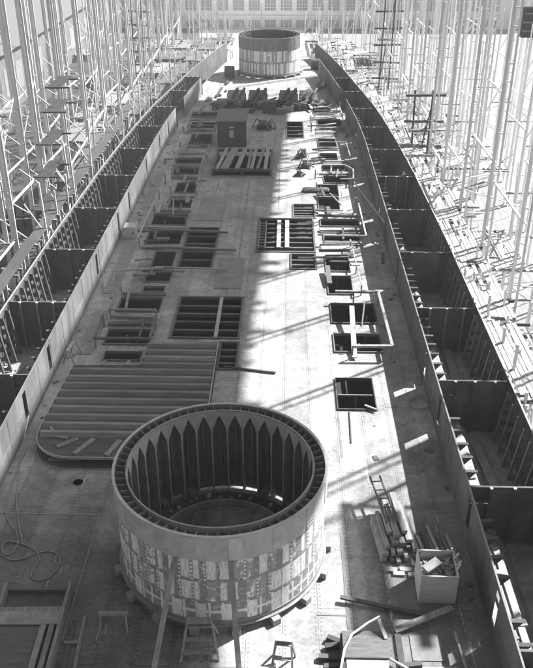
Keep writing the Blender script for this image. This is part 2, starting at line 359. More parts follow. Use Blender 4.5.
# ------------------------------------------------------------------ longitudinal bulkheads
SLIT = [24.4,30.2,39.0,44.4,59.1,68.4,74.0,84.9,94.5,101]
S_WALL_SHADE = mat('shaded_bulkhead_steel', .09, .17, .7, .65, stretch=(1,1,.3), detail=7)  # copy of the bulkhead steel with the right side's shade put into its tone
S_BRK = mat('bracket_steel', .04, .075, 1.5, .7)
def plate_tone(m, step, lo, hi):
    g = G(m); N = m.node_tree.nodes; L = m.node_tree.links; B = N['Principled BSDF']
    src = B.inputs['Base Color'].links[0].from_socket
    tc = N.new('ShaderNodeTexCoord'); sp = N.new('ShaderNodeSeparateXYZ'); L.new(tc.outputs['Object'], sp.inputs[0])
    w_ = N.new('ShaderNodeTexWhiteNoise'); w_.noise_dimensions = '2D'; cb = N.new('ShaderNodeCombineXYZ')
    lap = g('GREATER_THAN', sp.outputs['Z'], 1.25)
    L.new(g('FLOOR', g('ADD', g('DIVIDE', sp.outputs['Y'], step), g('MULTIPLY', lap, .5))), cb.inputs[0]); L.new(lap, cb.inputs[1]); L.new(cb.outputs[0], w_.inputs['Vector'])
    v = N.new('ShaderNodeVectorMath'); v.operation = 'SCALE'; L.new(src, v.inputs[0])
    seam = g('MULTIPLY', g('LESS_THAN', g('ABSOLUTE', g('SUBTRACT', sp.outputs['Z'], 1.25)), .018), .35)
    rv = g('MULTIPLY', g('LESS_THAN', g('ABSOLUTE', g('SUBTRACT', g('ABSOLUTE', g('SUBTRACT', sp.outputs['Z'], 1.25)), .07)), .018), g('LESS_THAN', g('FRACT', g('DIVIDE', sp.outputs['Y'], .16)), .4))
    L.new(g('MULTIPLY', g('MULTIPLY_ADD', w_.outputs['Value'], hi-lo, lo), g('SUBTRACT', 1, g('MAXIMUM', seam, g('MULTIPLY', rv, .4)))), v.inputs['Scale']); L.new(v.outputs[0], B.inputs['Base Color'])
plate_tone(S_WALL, 3, .7, 1.25); plate_tone(S_WALL_SHADE, 3, .65, 1.3)
def bulkhead(s, label, gaps):
    S_WALL_ = S_WALL if s < 0 else S_WALL_SHADE
    t = thing('longitudinal_bulkhead', label, 'bulkhead', (s*12,60,0))
    pl = M(); br_i = 0; th = .05
    cuts = sorted({5,166} | {y-.3 for y in SLIT} | {y+.3 for y in SLIT} | set(range(8,166,3)) | {g for ab in gaps for g in ab})
    def seg(y0,y1,z0,z1):
        a, b = win(y0), win(y1); n = len(pl.v)
        for z in (z0,z1):
            pl.v.extend([(s*a-s*12,y0-60,z),(s*(a+th)-s*12,y0-60,z),(s*(b+th)-s*12,y1-60,z),(s*b-s*12,y1-60,z)])
        pl.f.extend([tuple(n+i for i in q) for q in ((0,3,2,1),(4,5,6,7),(0,1,5,4),(1,2,6,5),(2,3,7,6),(3,0,4,7))])
    ed = M()
    for y0, y1 in zip(cuts, cuts[1:]):
        if y1-y0 < .01: continue
        c = (y0+y1)/2
        if any(a < c < b for a,b in gaps): seg(y0,y1,-2.6,-.05); continue
        if any(abs(c-q) < .29 for q in SLIT): seg(y0,y1,-2.6,.65); seg(y0,y1,2.42,2.7)
        else: seg(y0,y1,-2.6,2.7)
        a, b = win(y0), win(y1)
        ed.beam((s*(a+.03)-s*12,y0-60,2.725),(s*(b+.03)-s*12,y1-60,2.725),.08,.045)
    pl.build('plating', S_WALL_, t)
    ed.build('top_edge_bar', S_WALL if s < 0 else S_MID, t)
    for y in range(9,164,3):
        if any(a-.2 < y < b+.2 for a,b in gaps) or any(abs(y-q)<.45 for q in SLIT): continue
        x = s*win(y)-s*12
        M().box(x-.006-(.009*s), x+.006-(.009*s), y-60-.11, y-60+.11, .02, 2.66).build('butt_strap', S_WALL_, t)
    # bracket plates on the outboard face
    pr = None
    for i in range(96):
        y = 12.6+1.2*i
        if y > 126 or any(a-.3 < y < b+.3 for a,b in gaps) or any(abs(y-q)<.35 for q in SLIT) or abs((y-31+4.8) % 9.6 - 4.8) < .3: continue
        if pr is None:
            b = M().box(0,.9,-.1,.1,1.88,1.91)
            n = len(b.v); b.v += [(0,-.012,1.88),(.9,-.012,1.88),(0,-.012,.75),(0,.012,1.88),(.9,.012,1.88),(0,.012,.75)]
            b.f += [(n,n+2,n+1),(n+3,n+4,n+5),(n,n+1,n+4,n+3),(n+1,n+2,n+5,n+4)]
            if s < 0: b.v = [(-x,yy_,z) for x,yy_,z in b.v]
            pr = b.build('bracket', S_BRK, t); o = pr
        else:
            o = pr.copy(); COL.objects.link(o); o.parent = t
        o.location = (s*(win(y)+th+.004)-s*12, y-60, random.uniform(-.04,.04))
    return t
bulkhead(-1,'long pale steel bulkhead with slit openings along the left of the deck',[(106.5,112.5),(126,166)])
bulkhead(1,'long shade-darkened steel bulkhead with slit openings along the right of the deck',[(112,119),(141,166)])

# ------------------------------------------------------------------ hull side plating with frames
S_BAR = mat('edge_bar_steel', .2, .34, 2, .6)
def frame_mesh(s):
    # a plate standing square to the shell: deep at the foot, narrow at the head, with lightening holes
    import bmesh
    bm = bmesh.new()
    outer = [(0,2.45),(.3,2.45),(.75,-.98),(0,-.98)]
    def loop(pts):
        vs = [bm.verts.new((x,0,z)) for x,z in pts]; return [bm.edges.new((vs[i],vs[(i+1)%len(vs)])) for i in range(len(vs))]
    es = loop(outer)
    for cz, r in ((1.75,.12),(1.05,.15),(.3,.19),(-.45,.22)):
        cx = .17+.13*(2.45-cz)/3.4*1.35
        es += loop([(cx+r*math.cos(2*PI*i/12), cz+1.25*r*math.sin(2*PI*i/12)) for i in range(12)])
    bmesh.ops.triangle_fill(bm, use_beauty=True, use_dissolve=False, edges=es)
    m = M(); m.v = [tuple(v.co) for v in bm.verts]; bm.verts.index_update(); m.f = [tuple(v.index for v in f.verts) for f in bm.faces]; bm.free()
    m.beam((.31,0,2.45),(.76,0,-.98),.16,.02,up=(1,0,0))
    m.v = [(-s*x,y,z) for x,y,z in m.v]
    return m
def shell(s, label):
    t = thing('hull_side', label, 'hull plating', (s*16.3,60,0))
    pl = M(); ed = M()
    for i in range(58):
        y0, y1 = 5+3*i, 8+3*i
        if y0 >= 156: break
        a, b = wout(y0), wout(y1)
        for (f0,z0),(f1,z1) in (((.9,-9.5),(1,-4)),((1,-4),(1.0,2.7))):
            pl.quad(*[(s*x-s*16.3,y-60,z) for x,y,z in ((a*f0,y0,z0),(b*f0,y1,z0),(b*f1,y1,z1),(a*f1,y0,z1))])
        ed.beam((s*(a-.04)-s*16.3,y0-60,2.71),(s*(b-.04)-s*16.3,y1-60,2.71),.1,.05)
    pl.build('plating', S_LEAD, t); ed.build('top_edge_bar', S_BAR, t)
    fr = None
    for i in range(95):
        y = 13.2+1.2*i
        if abs((y-31+4.8) % 9.6 - 4.8) < .3: continue
        if fr is None: fr = frame_mesh(s).build('frame', S_LEAD if s < 0 else S_MID, t); o = fr
        else: o = fr.copy(); COL.objects.link(o); o.parent = t
        o.location = (s*(wout(y)-.02)-s*16.3, y-60, 0)
    return t
shell(-1,'curved left side of the hull with holed frames inside its dark plating')
shell(1,'curved right side of the hull with slanting frames inside its dark plating')

# ------------------------------------------------------------------ transverse bulkheads of the wing compartments
for s in (-1,1):
    for i in range(12):
        y = 21.4+9.6*i
        a, b = win(y)+.06, wout(y)-.03
        w = b-a
        t = thing('transverse_bulkhead', f'{ordn(i)} dark cross bulkhead from the near end of the {"left" if s<0 else "right"} wing', 'bulkhead', (s*a,y,0), group='cross bulkheads of the wing compartments')
        top = 2.55 + random.uniform(-.1,.05)
        pl = M().box(0,w,-.02,.02,-1,top); ed = M().box(0,w,-.06,.06,top+.002,top+.045)
        sts = []
        for k in (.25,.52,.8):
            sts.append(M().box(w*k-.012,w*k+.012,-.17,-.022,-.98,top-.05).box(w*k-.07,w*k+.07,-.19,-.172,-.98,top-.05))
            hd = [M().box(w*k-.07,w*k+.07,-.2,-.065,top+.0,top+.07) for k in (.25,.52,.8)]
        for m_ in [pl,ed]+sts+hd: m_.v = [(s*x,y_,z) for x,y_,z in m_.v]
        pl.build('plate', S_LEAD if s > 0 else S_DARK, t); ed.build('top_flange', S_DARK, t)
        for m_,h_ in zip(sts,hd): h_.build('sunlit_stiffener_head', S_EDGE, m_.build('stiffener', S_DARK if i % 3 else S_MID, t))  # bright head tone stands for sunlight on the stiffener ends

# ------------------------------------------------------------------ barbettes
def barbette(cx, cy, R, H, band, label, pm, bays, mats, detail=True, rims=None):
    rims = rims or (S_EDGE, S_LIGHT)
    t = thing('barbette', label, 'barbette', (cx,cy,0))
    z0 = .42
    o = M().lathe([(R-.03,z0),(R,z0),(R,H-.02),(R-.03,H-.02)],128).build('shell', pm, t)
    M().lathe([(R-.034,.1),(R-.032,.1),(R-.032,H-.03),(R-.034,H-.03)],128).build('shell_lining', S_DARK if not detail else S_MID, t)
    bd = M().lathe([(R+.004,H-band),(R+.06,H-band),(R+.06,H),(R+.004,H)],128).build('belt_plate', mats[0], t)
    # butt straps with rivet heads on the belt
    for k in range(16):
        a = 2*PI*(k+.5)/16; st = M()
        st.box(-.28,.28,R+.052,R+.075,H-band+.05,H-.06)
        for ix in range(4):
            for iz in range(6):
                x = -.21+.14*ix; z = H-band+.16+iz*(band-.34)/5
                st.box(x-.02,x+.02,R+.07,R+.092,z-.02,z+.02)
        st.tf(Matrix.Rotation(a,4,'Z')).build('butt_strap', mats[0], t)
    M().lathe([(R-.05,z0-.06),(R+.16,z0-.06),(R+.16,z0-.02),(R+.04,z0),(R+.04,z0+.16),(R-.05,z0+.16)],128).build('base_ring', S_MID, t)
    ri = R-.55
    M().lathe([(R-.05,H+.003),(R+.075,H+.003),(R+.075,H+.035),(R-.05,H+.035)],128).build('rim_bar', rims[0], t)
    M().lathe([(ri-.04,H-.06),(ri+.03,H-.06),(ri+.03,H+.01),(ri-.04,H+.01)],128).build('inner_rim_bar', rims[1], t)
    M().lathe([(ri+.032,H-.42),(R-.04,H-.42),(R-.04,H-.385),(ri+.032,H-.385)],128).build('rim_shelf', S_MID, t)
    # lining: apron with pointed arches running down into narrow ribs
    ln = M(); zb = .05; ha = (H-1.0)
    step = 2*PI/bays; r = ri
    for k in range(bays):
        c = k*step
        prof = []  # half width of the opening against height
        for z, hw in ((zb,.455),(H*.4,.45),(H-1.4,.44),(H-1.05,.41),(H-.42,.07),(H-.3,.01)): prof.append((z,hw))
        def P(ang,z,rr=r): return (rr*math.cos(ang), rr*math.sin(ang), z)
        for (za,ha_),(zc,hc) in zip(prof,prof[1:]):
            for sg in (-1,1):
                ln.quad(P(c+sg*ha_*step,za),P(c+sg*.5*step,za),P(c+sg*.5*step,zc),P(c+sg*hc*step,zc))
        zt = prof[-1][0]
        for sg in (-1,1):
            ln.quad(P(c,zt),P(c+sg*.5*step,zt),P(c+sg*.5*step,H-.03),P(c,H-.03)) if sg > 0 else ln.quad(P(c-.5*step,zt),P(c,zt),P(c,H-.03),P(c-.5*step,H-.03))
    ln.build('arched_lining', mats[1], t)
    for k in range(bays):   # radial webs behind the ribs and a slim stanchion at the back of each bay
        a = (k+.5)*step
        M().box(ri+.004,R-.04,-.015,.015,.05,H-.63).tf(Matrix.Rotation(a,4,'Z')).build('rib_web', mats[1], t)
    if detail:
        for k in range(bays):
            a = k*step
            M().box(R-.2,R-.04,-.05,.05,.45,H-.63).tf(Matrix.Rotation(a,4,'Z')).build('stanchion', S_MID, t)
    ng = 64
    for k in range(ng):
        a = (k+.5)*2*PI/ng; g_ = M(); n = 0
        g_.v = [(ri+.035,-.014,H-.58),(R-.06,-.014,H-.58),(R-.06,-.014,H-.02),(ri+.035,-.014,H-.12),(ri+.035,.014,H-.58),(R-.06,.014,H-.58),(R-.06,.014,H-.02),(ri+.035,.014,H-.12)]
        g_.f = [(0,1,2,3),(7,6,5,4),(0,4,5,1),(1,5,6,2),(2,6,7,3),(3,7,4,0)]
        g_.tf(Matrix.Rotation(a,4,'Z')).build('rim_gusset', S_MID, t)
    M().lathe([(ri-1.0,.02),(ri-.9,.02),(ri-.9,.42),(ri-1.0,.42)],96).build('roller_path', S_LIGHT, t)
    M().lathe([(ri-.88,.05),(ri-.02,.05),(ri-.02,.12),(ri-.88,.12)],96).build('inner_floor_ring', S_DARK, t)
    return t
P_NEAR = barbette_mat('barbette_whitewash', 54, .42, 1.22, 3)
P_FAR = barbette_mat('far_barbette_whitewash', 58, -1.52, 2.0, 11)
barbette(.22,29.05,4.76,5.3,1.25,'near open barbette ring with whitewash stripes and arched ribs inside',P_NEAR,34,(S_RIM,S_INNER))
barbette(0,143.7,5.2,6.3,1.9,'far barbette ring with pale stripes in front of the shop building',P_FAR,30,(S_MID,S_DARK),False,(S_MID,S_DARK))
for nm,(cx,cy,R) in {'near':(.22,29.05,4.76),'far':(0,143.7,5.2)}.items():
    for k in range(16):
        a = -PI*.5+(k-7.5)*.36
        o = M().box(-.2,.2,-.45,.4,0,.34).tf(Matrix.Rotation(a-PI/2,4,'Z')).build('support_block', WOOD, loc=(cx+R*math.cos(a),cy+R*math.sin(a),0), bevel=.02)
        tag(o,f'pale timber block under the base of the {nm} barbette, {ordn(k)} from the left','block',f'timber blocks under the {nm} barbette')
# pale blocks standing in for light reflections inside the near barbette
for k in range(16):
    a = PI*(.12+.75*k/15)+random.uniform(-.04,.04); r = 3.55+random.uniform(-.2,.25); q = random.uniform(.07,.14)
    o = M().box(-q,q,-q*.7,q*.7,0,q*1.3).tf(Matrix.Rotation(random.uniform(0,3),4,'Z')).build('glint_block', PAPER if k % 3 == 0 else WOOD, loc=(r*math.cos(a),29.25+r*math.sin(a),.125))
    tag(o,'small pale wedge painted in on the floor ring inside the near barbette','glint','glints inside the near barbette')

TARRED0 = mat('dark_void_timber', .02, .05, 2, .9)
# ------------------------------------------------------------------ ribbed cover
t = thing('ribbed_cover','low ribbed dark cover with a rounded corner left behind the near barbette','cover',(-6,41,0))
z = .55
poly = [(-1.5,35.4),(-1.5,48.4),(-6.3,48.1),(-6.4,45.3),(-10.75,45.1),(-11.05,39.0)]
arc = [(-8.75+2.25*math.cos(PI+PI/2*k/8)*1.02, 37.7+2.3*math.sin(PI+PI/2*k/8)) for k in range(9)]
pl2 = poly + arc
pl2 = [(x+6,y-41) for x,y in pl2][::-1]
M().prism(pl2,z-.1,z).build('top_sheet',RIBW,t)
M().prism([(x*.97,y*.97+.1) for x,y in pl2],.12,z-.103).build('under_frame',TARRED0,t)
M().prism([(x*1.01,y*1.035) for x,y in pl2],.03,.117).build('lower_sheet',RIBW,t)
k = 0
y = 37.55
while y < 48.0:
    xl = -11.0+.3*(y-38)/7 if y < 45 else -6.3
    if y < 38: xl = -10.9
    w = .56
    ends = [xl, -1.55]
    for ea, eb in zip(ends, ends[1:]):
      if eb < xl+.3: continue
      rb = M(); ea = max(ea, xl)+random.uniform(.02,.07); eb -= .02; dz_ = random.uniform(-.02,.03)
      rb.v = [(q+6,y-41+o_*w,z+h_) for q in (ea,eb) for o_,h_ in ((-.5,.003),(-.2,.2+dz_),(.2,.2+dz_),(.5,.003))]
      rb.f = [(3,2,1,0),(4,5,6,7),(0,1,5,4),(1,2,6,5),(2,3,7,6)]
      rb.build('rib',RIBL,t)
    y += .86; k += 1
for (xa,ya,xb,yb,w) in [(-10.7,38.6,-9.9,37.3,.16),(-10.2,37.4,-9.2,37.2,.3),(-9.6,36.3,-8.6,37.1,.3),(-8.5,35.7,-7.7,37.1,.28),(-6.7,35.6,-6.2,37.0,.28),(-5.0,35.6,-4.7,37.0,.26)]:
    M().beam((xa+6,ya-41,z+.045),(xb+6,yb-41,z+.045),w,.08).build('strip',WOODY,t)
ed = M()
ch = [(x,y) for x,y in pl2]
for p,q in zip(ch, ch[1:]+ch[:1]): ed.beam((p[0],p[1],z-.02),(q[0],q[1],z-.02),.06,.16)
ed.build('edge_band',S_LIGHT,t)
for x,y in ((-10.2,45.35),(-8.8,45.4),(-7.2,45.45)):
    M().box(x+6-.1,x+6+.1,y-41-.35,y-41+.25,z+.01,z+.12).build('cleat',WOODY,t)
for i,(xa,xb,yy_) in enumerate([(-10.3,-8.6,36.6),(-10.0,-8.2,35.8)]):
    tag(M().box(xa,xb,yy_-.14,yy_+.14,0,.16).build('sleeper',WOODY),f'{["upper","lower"][i]} short timber sleeper beside the rounded corner of the ribbed cover','timber')

# ------------------------------------------------------------------ tool shed, boxes
t = thing('tool_shed','dark square tool shed with a white notice and pale flat roof','shed',(-3.63,101.1,0))
M().box(-1.75,1.75,-3,3,0,3.1).build('walls',S_DARK,t)
M().box(-1.9,1.9,-3.15,3.15,3.103,3.22).build('roof',WOODX,t)
M().box(-.42,.38,-3.03,-3.003,1.0,2.3).build('notice_board',WOODD,t)
M().box(-.3,.26,-3.05,-3.032,1.15,2.1).build('notice',PAPER,t); M().box(-.3,.26,-3.05,-3.032,2.35,2.5).build('sign_strip',PAPER,t)
M().box(1.752,1.8,-2.9,2.9,.1,3.0).build('side_boards',WOOD,t)
t = thing('bin','pale square bin with a lid standing by the left bulkhead','bin',(-11.05,68.9,0))
M().box(-.5,.5,-.55,.55,0,1.0).build('body',PAPER,t,bevel=.03); M().box(-.55,.55,-.6,.6,1.003,1.1).build('lid',PAPER,t,bevel=.02); M().box(.2,.35,-.58,-.553,.45,.6).build('latch',WOODD,t)

# plywood crate with scrap
t = thing('crate','open square wooden crate full of scrap on the right of the deck','crate',(9.98,26.85,0),rz=-.02)
cw, cd, chh = .82,.82,1.62
for nm,(a,b,c,d) in {'front':(-cw,cw,-cd,-cd+.05),'back':(-cw,cw,cd-.05,cd)}.items(): M().box(a,b,c,d,0,chh).build('side_panel',CRATEW,t)
M().box(-cw,-cw+.05,-cd+.052,cd-.052,0,chh).build('side_panel',CRATEW,t); M().box(cw-.05,cw,-cd+.052,cd-.052,0,chh-.003).build('side_panel',CRATEW,t)
M().box(-cw+.05,cw-.05,-cd+.052,cd-.052,.05,.12).build('floor_panel',CRATEW,t)
for sx in (-1,1):
    for sy in (-1,1): M().box(sx*(cw-.1)-.04,sx*(cw-.1)+.04,sy*(cd-.1)-.04,sy*(cd-.1)+.04,.13,chh-.02).build('corner_post',WOOD,t)
rub = M()
for i in range(240):
    x, y = random.uniform(-.68,.68), random.uniform(-.68,.68); zz = 1.0+.25*(x+.4)*(x > -.4)+random.uniform(0,.18); q = random.uniform(.03,.1)
    b = M().box(-q,q,-q*.6,q*.6,-q*.5,q*.5); b.tf(Matrix.Translation((x,y,zz)) @ Matrix.Rotation(random.uniform(0,6),4,'Z') @ Matrix.Rotation(random.uniform(-.9,.9),4,'X')); rub.add(b)
rub.box(-.72,.72,-.72,.72,.6,1.0)
o = rub.build('scrap',S_MID,loc=(9.98,26.85,0)); kind(o,'stuff'); tag(o,'heap of loose scrap filling the open wooden crate','scrap')
o = M().beam((-.55,-.15,0),(.1,.25,.18),.45,.1).build('scrap_board',WOOD,loc=(9.98,26.85,1.35)); tag(o,'broken pale board lying on the scrap in the crate','board')
for i,(sx,sy,a) in enumerate([(.78,.3,.2),(.8,-.1,-.3),(.76,-.4,.5)]):
    o = M().beam((0,0,-.05),(.2*math.cos(a),.2*math.sin(a),.28),.09,.05).build('rag',PAPER,loc=(9.98+sx,26.85+sy,1.62)); tag(o,f'{ordn(i)} pale rag from the back on the crate rim','rag','rags on the crate rim')

# lumber pile: every timber is its own object
k = 0
for lay,(n,zb) in enumerate([(5,0),(5,.26),(4,.52),(3,.78)]):
    for i in range(n):
        L_ = random.uniform(2.4,3.4) if lay < 3 else random.uniform(2.2,3.0)
        x = 7.85+.36*i+.1*lay+random.uniform(-.04,.04); ya = 28.35+random.uniform(-.1,.5)+.25*lay
        o = M().beam((0,0,0),(-.11*L_,L_,0),random.choice([.2,.28,.33]),.22).build('stacked_timber',random.choice([WOODY,WOODX,WOOD]),loc=(x,ya,zb+.125),bevel=.012)
        tag(o,f'{ordn(i)} timber from the left in the {["bottom","second","third","top"][lay]} layer of the lumber stack','timber','timbers of the lumber stack'); k += 1
t = thing('ladder','short wooden ladder lying on top of the lumber stack','ladder',(8.35,30.0,1.12),rz=.16)
for sx in (-.26,.26): M().beam((sx,0,0),(sx,3.4,.1),.07,.1).build('rail',WOODD,t)
for i in range(5): M().beam((-.225,.4+.65*i,.015+.019*i),(.225,.4+.65*i,.015+.019*i),.05,.05).build('rung',WOODD,t)
for i in range(4):
    o = M().box(-.45,.1,-.12,.12,0,.12).tf(Matrix.Rotation(random.uniform(-.3,.3),4,'Z')).build('offcut',WOOD,loc=(8.3+.35*i,27.95-.25*(i%2),0)); tag(o,f'{ordn(i)} pale offcut from the left at the near end of the lumber stack','offcut','offcuts by the lumber stack')
# bars behind the crate
for i in range(10):
    x = 9.25+.24*i; ya = 28.1+random.uniform(0,.3); L_ = random.uniform(1.8,3.0)
    o = M().beam((0,0,0),(-.16*L_,L_,0),.09 if i % 3 else .15,.1).build('steel_bar',[S_LIGHT,S_DARK,S_MID][i%3],loc=(x,ya,.055)); tag(o,f'{ordn(i)} bar from the left in the row behind the scrap crate','bar','bars behind the crate')

# long boards at the bottom right
def board(name,a,b,w,h,m,label,cat='board',group=None):
    c = tuple((Vector(a)+Vector(b))/2); A = Vector(a)-Vector(c); B_ = Vector(b)-Vector(c)
    return tag(M().beam(A,B_,w,h).build(name,m,loc=c,bevel=.01),label,cat,group)
board('long_board',(5.66,26.05,.25),(9.5,25.2,.1),.2,.1,WOODD,'long dark board lying in front of the scrap crate')
board('long_board',(7.9,24.35,.12),(10.5,25.35,.5),.32,.08,WOODY,'wide weathered board sloping up toward the crate front')
board('long_board',(10.4,24.2,.3),(10.7,21.5,.06),.1,.08,WOOD,'narrow pale board standing below the crate by the right bulkhead')
board('long_board',(8.0,24.2,.06),(8.0,21,.06),.28,.12,WOODD,'dark timber pointing down from the sloping board at lower right')
board('long_board',(7.3,23.0,.2),(10.2,20.8,.3),.1,.08,WOOD,'pale pole running out from the bottom box to the right')
o = M().box(8.3,10.3,19,22.6,.004,.05).build('loose_plate',S_LIGHT); tag(o,'pale loose plate on the deck at the lower right edge','plate')
o = M().box(8.5,9.8,22.9,24.2,.004,.04).build('loose_plate',S_MID); tag(o,'square grey plate on the deck under the sloping board','plate')
# work bench box
t = thing('work_box','pale boarded box with flat lid at the bottom of the picture','box',(6.5,22.6,0))
M().box(-.85,.85,-1.6,.9,0,.85).build('body',WOOD,t,bevel=.02); M().box(-.95,.92,-.35,1.0,.853,.93).build('lid',WOODX,t,bevel=.015); M().box(-.9,.9,-1.66,-1.602,.7,.8).build('edge_strip',WOODY,t)
M().box(-1.0,-.86,-1.5,1.0,0,.8).build('side_post',WOODD,t)
o = M().tube([(7.15,24.0,1.35),(6.6,23.75,1.2),(5.95,23.3,1.05),(5.6,22.6,1.0),(5.35,21.4,.95)],.05).build('bent_pipe',PAPER); tag(o,'bent white pipe propped over the left edge of the work box','pipe')
o = M().beam((7.1,23.9,1.3),(7.35,23.2,.95),.14,.06).build('short_slat',WOOD); tag(o,'short pale slat leaning on the work box lid','slat')
for i,(x,y,dx,dy,m_) in enumerate([(4.9,23.4,1.0,.2,WOODD),(4.6,22.9,1.1,-.1,WOODX),(4.8,22.4,.9,.1,S_DARK),(4.5,21.9,1.1,.15,WOODD),(5.0,23.9,.6,-.3,S_DARK),(7.9,22.5,.9,.1,WOODD),(7.8,22.1,1.0,.0,S_DARK)]):
    o = M().beam((0,0,0),(dx,dy,.04),.22,.2).build('scrap_beam',m_,loc=(x,y,.14)); tag(o,f'{ordn(i)} dark scrap beam, counted clockwise, in the clutter beside the work box','scrap','scrap beams by the work box')

# leaning planks, steps and trestles around the near barbette
board('leaning_plank',(-1.35,24.25,4.0),(-2.15,21.1,.06),.22,.06,WOOD,'long plank leaning against the barbette front, the left one of two','plank','planks leaning on the near barbette')
board('leaning_plank',(.95,24.3,4.0),(1.5,20.9,.06),.22,.06,WOOD,'long plank leaning against the barbette front, the right one of two','plank','planks leaning on the near barbette')
def steps(name,label,loc,rz,w,h,n,m,run=.9):
    t = thing(name,label,'stepladder',loc,rz)
    for sx in (-1,1):
        M().beam((sx*w/2*1.25,-run,0),(sx*w/2*.8,0,h),.08,.1).build('rail',m,t)
        M().beam((sx*w/2*1.2,run*.5,0),(sx*w/2*.75,.06,h-.1),.07,.07).build('prop',m,t)
    for i in range(n):
        f = (i+.7)/n; M().box(-w/2*(1.2-.4*f),w/2*(1.2-.4*f),-run*(1-f)-.1,-run*(1-f)+.1,h*f-.03,h*f+.02).build('tread',m,t)
    M().box(-w/2*.9,w/2*.9,-.16,.16,h+.03,h+.08).build('top_board',m,t)
    return t
steps('stepladder','grey wooden stepladder standing against the front of the barbette',(-.35,23.55,0),.05,1.25,1.35,3,PLANKW)
steps('stepladder','pale folding stepladder on the sunlit deck right of barbette front',(3.15,22.6,0),-.1,.75,1.5,3,WOOD)
def sawhorse(label,loc,rz,L_,h,m,grp=None):
    t = thing('sawhorse',label,'sawhorse',loc,rz,grp)
    M().box(-L_/2,L_/2,-.08,.08,h-.12,h).build('top_beam',m,t)
    for sx in (-1,1):
        for sy in (-1,1): M().beam((sx*L_*.42,sy*.05,h-.05),(sx*L_*.47,sy*.38,0),.07,.07).build('leg',m,t)
    return t
sawhorse('weathered sawhorse on dark deck left of the barbette front',(-4.15,24.4,0),.05,1.25,.85,PLANKW)
sawhorse('low pale sawhorse on the sunlit deck by the folding stepladder',(2.35,21.9,0),.3,1.0,.7,WOOD)
sawhorse('small pale sawhorse standing against the left bulkhead by the ribbed cover',(-11.3,47.0,0),1.45,1.5,1.0,WOOD)

# wooden trough at the bottom left
t = thing('wooden_trough','long wooden trough with a cover at the bottom left corner','trough',(-7.75,22,0),rz=.035)
for sx,m_ in ((-1.45,WOODY),(1.4,WOODY)): M().box(sx-.07,sx+.07,-6,4.3,0,.55).build('side_board',m_,t)
M().box(-1.37,1.32,4.1,4.2,0,.3).build('end_board',WOODX,t)
M().box(-1.37,1.32,2.0,2.7,.42,.5).build('cross_board',WOOD,t); M().box(-1.37,1.32,2.75,3.0,.36,.44).build('cross_board',WOODY,t)
M().box(-1.37,.55,-.5,1.95,.36,.42).build('cover_panel',WOODX,t); M().box(-1.37,.55,-6,-.6,.36,.42).build('cover_panel',WOODX,t)
M().box(.6,.85,-6,1.95,.4,.52).build('runner',WOOD,t); M().box(.98,1.2,-6,1.95,.4,.5).build('runner',WOODY,t)
M().box(-1.37,1.32,-6,4.1,.02,.08).build('bottom_board',S_DARK,t)
board('deck_batten',(-5.95,24.6,.05),(-5.7,19,.05),.16,.08,WOODX,'inner of two battens lying along the right side of the trough','batten')
board('deck_batten',(-5.55,24.9,.05),(-5.2,19,.05),.16,.08,WOODY,'outer of two battens lying along the right side of the trough','batten')
board('deck_batten',(-6.1,23.4,.1),(-5.4,23.45,.1),.14,.08,WOOD,'short pale batten crossing the two battens beside the trough','batten')
board('hatch_bar',(-12.0,23.98,.16),(-9.5,23.95,.16),.1,.08,PAPER,'white bar along the edge of the dark corner hatch','bar')

# hoses: loops on the deck at lower left
def smooth(pts, it=2):
    for _ in range(it):
        q = [pts[0]]
        for a, b in zip(pts, pts[1:]):
            a, b = Vector(a), Vector(b); q += [a*.75+b*.25, a*.25+b*.75]
        pts = q+[pts[-1]]
    return pts
# pixel-free plan coordinates of the hose (metres on the deck)
A = [(-11.31,32.39),(-11.15,31.62),(-10.7,30.7),(-10.05,30.0),(-9.78,29.31),(-9.86,28.54),(-10.25,28.45),(-10.53,28.95),(-10.48,29.37),(-9.99,29.39),(-9.31,29.15),(-8.71,28.74),(-8.46,28.25),(-8.63,27.6),(-8.6,27.13),(-8.32,26.88),(-7.86,26.92),(-7.48,27.47),(-7.41,28.11),(-7.73,28.68),(-8.25,28.83),(-8.69,28.66),(-9.18,28.28),(-9.62,28.14),(-10.0,28.21),(-10.4,28.53),(-11.3,28.2)]
A = [(-11.55,37.0),(-11.5,34.6)] + A
pts = smooth([(x,y,.035+.05*(i%7==3)) for i,(x,y) in enumerate(A)])
tag(M().tube(pts,.035).build('air_hose',ROPE,smooth=True),'pale hose lying in loops on the deck at lower left','hose')
pts = smooth([(-11.7,38.4,1.2),(-11.72,36.4,.1),(-11.4,34.8,.04),(-11.1,33.6,.04),(-10.82,32.4,.04),(-10.42,31.26,.04),(-9.76,29.65,.12),(-9.54,29.17,.04)])
tag(M().tube(pts,.03).build('air_hose',ROPE,smooth=True),'thin straight hose running down from the left bulkhead beside the looped hose','hose')
pts = [(11.45+.5*math.cos(t_*.35)*(1+.01*t_),42.0+.5*math.sin(t_*.35)*(1+.01*t_),.04+.002*t_) for t_ in range(60)] + [(11.75,42.9,.3),(11.93,43.6,1.6),(11.9,44.2,2.6)]
tag(M().tube(pts,.025,6).build('coiled_hose',S_LIGHT,smooth=True),'thin hose coiled on the deck below the right bulkhead','hose')

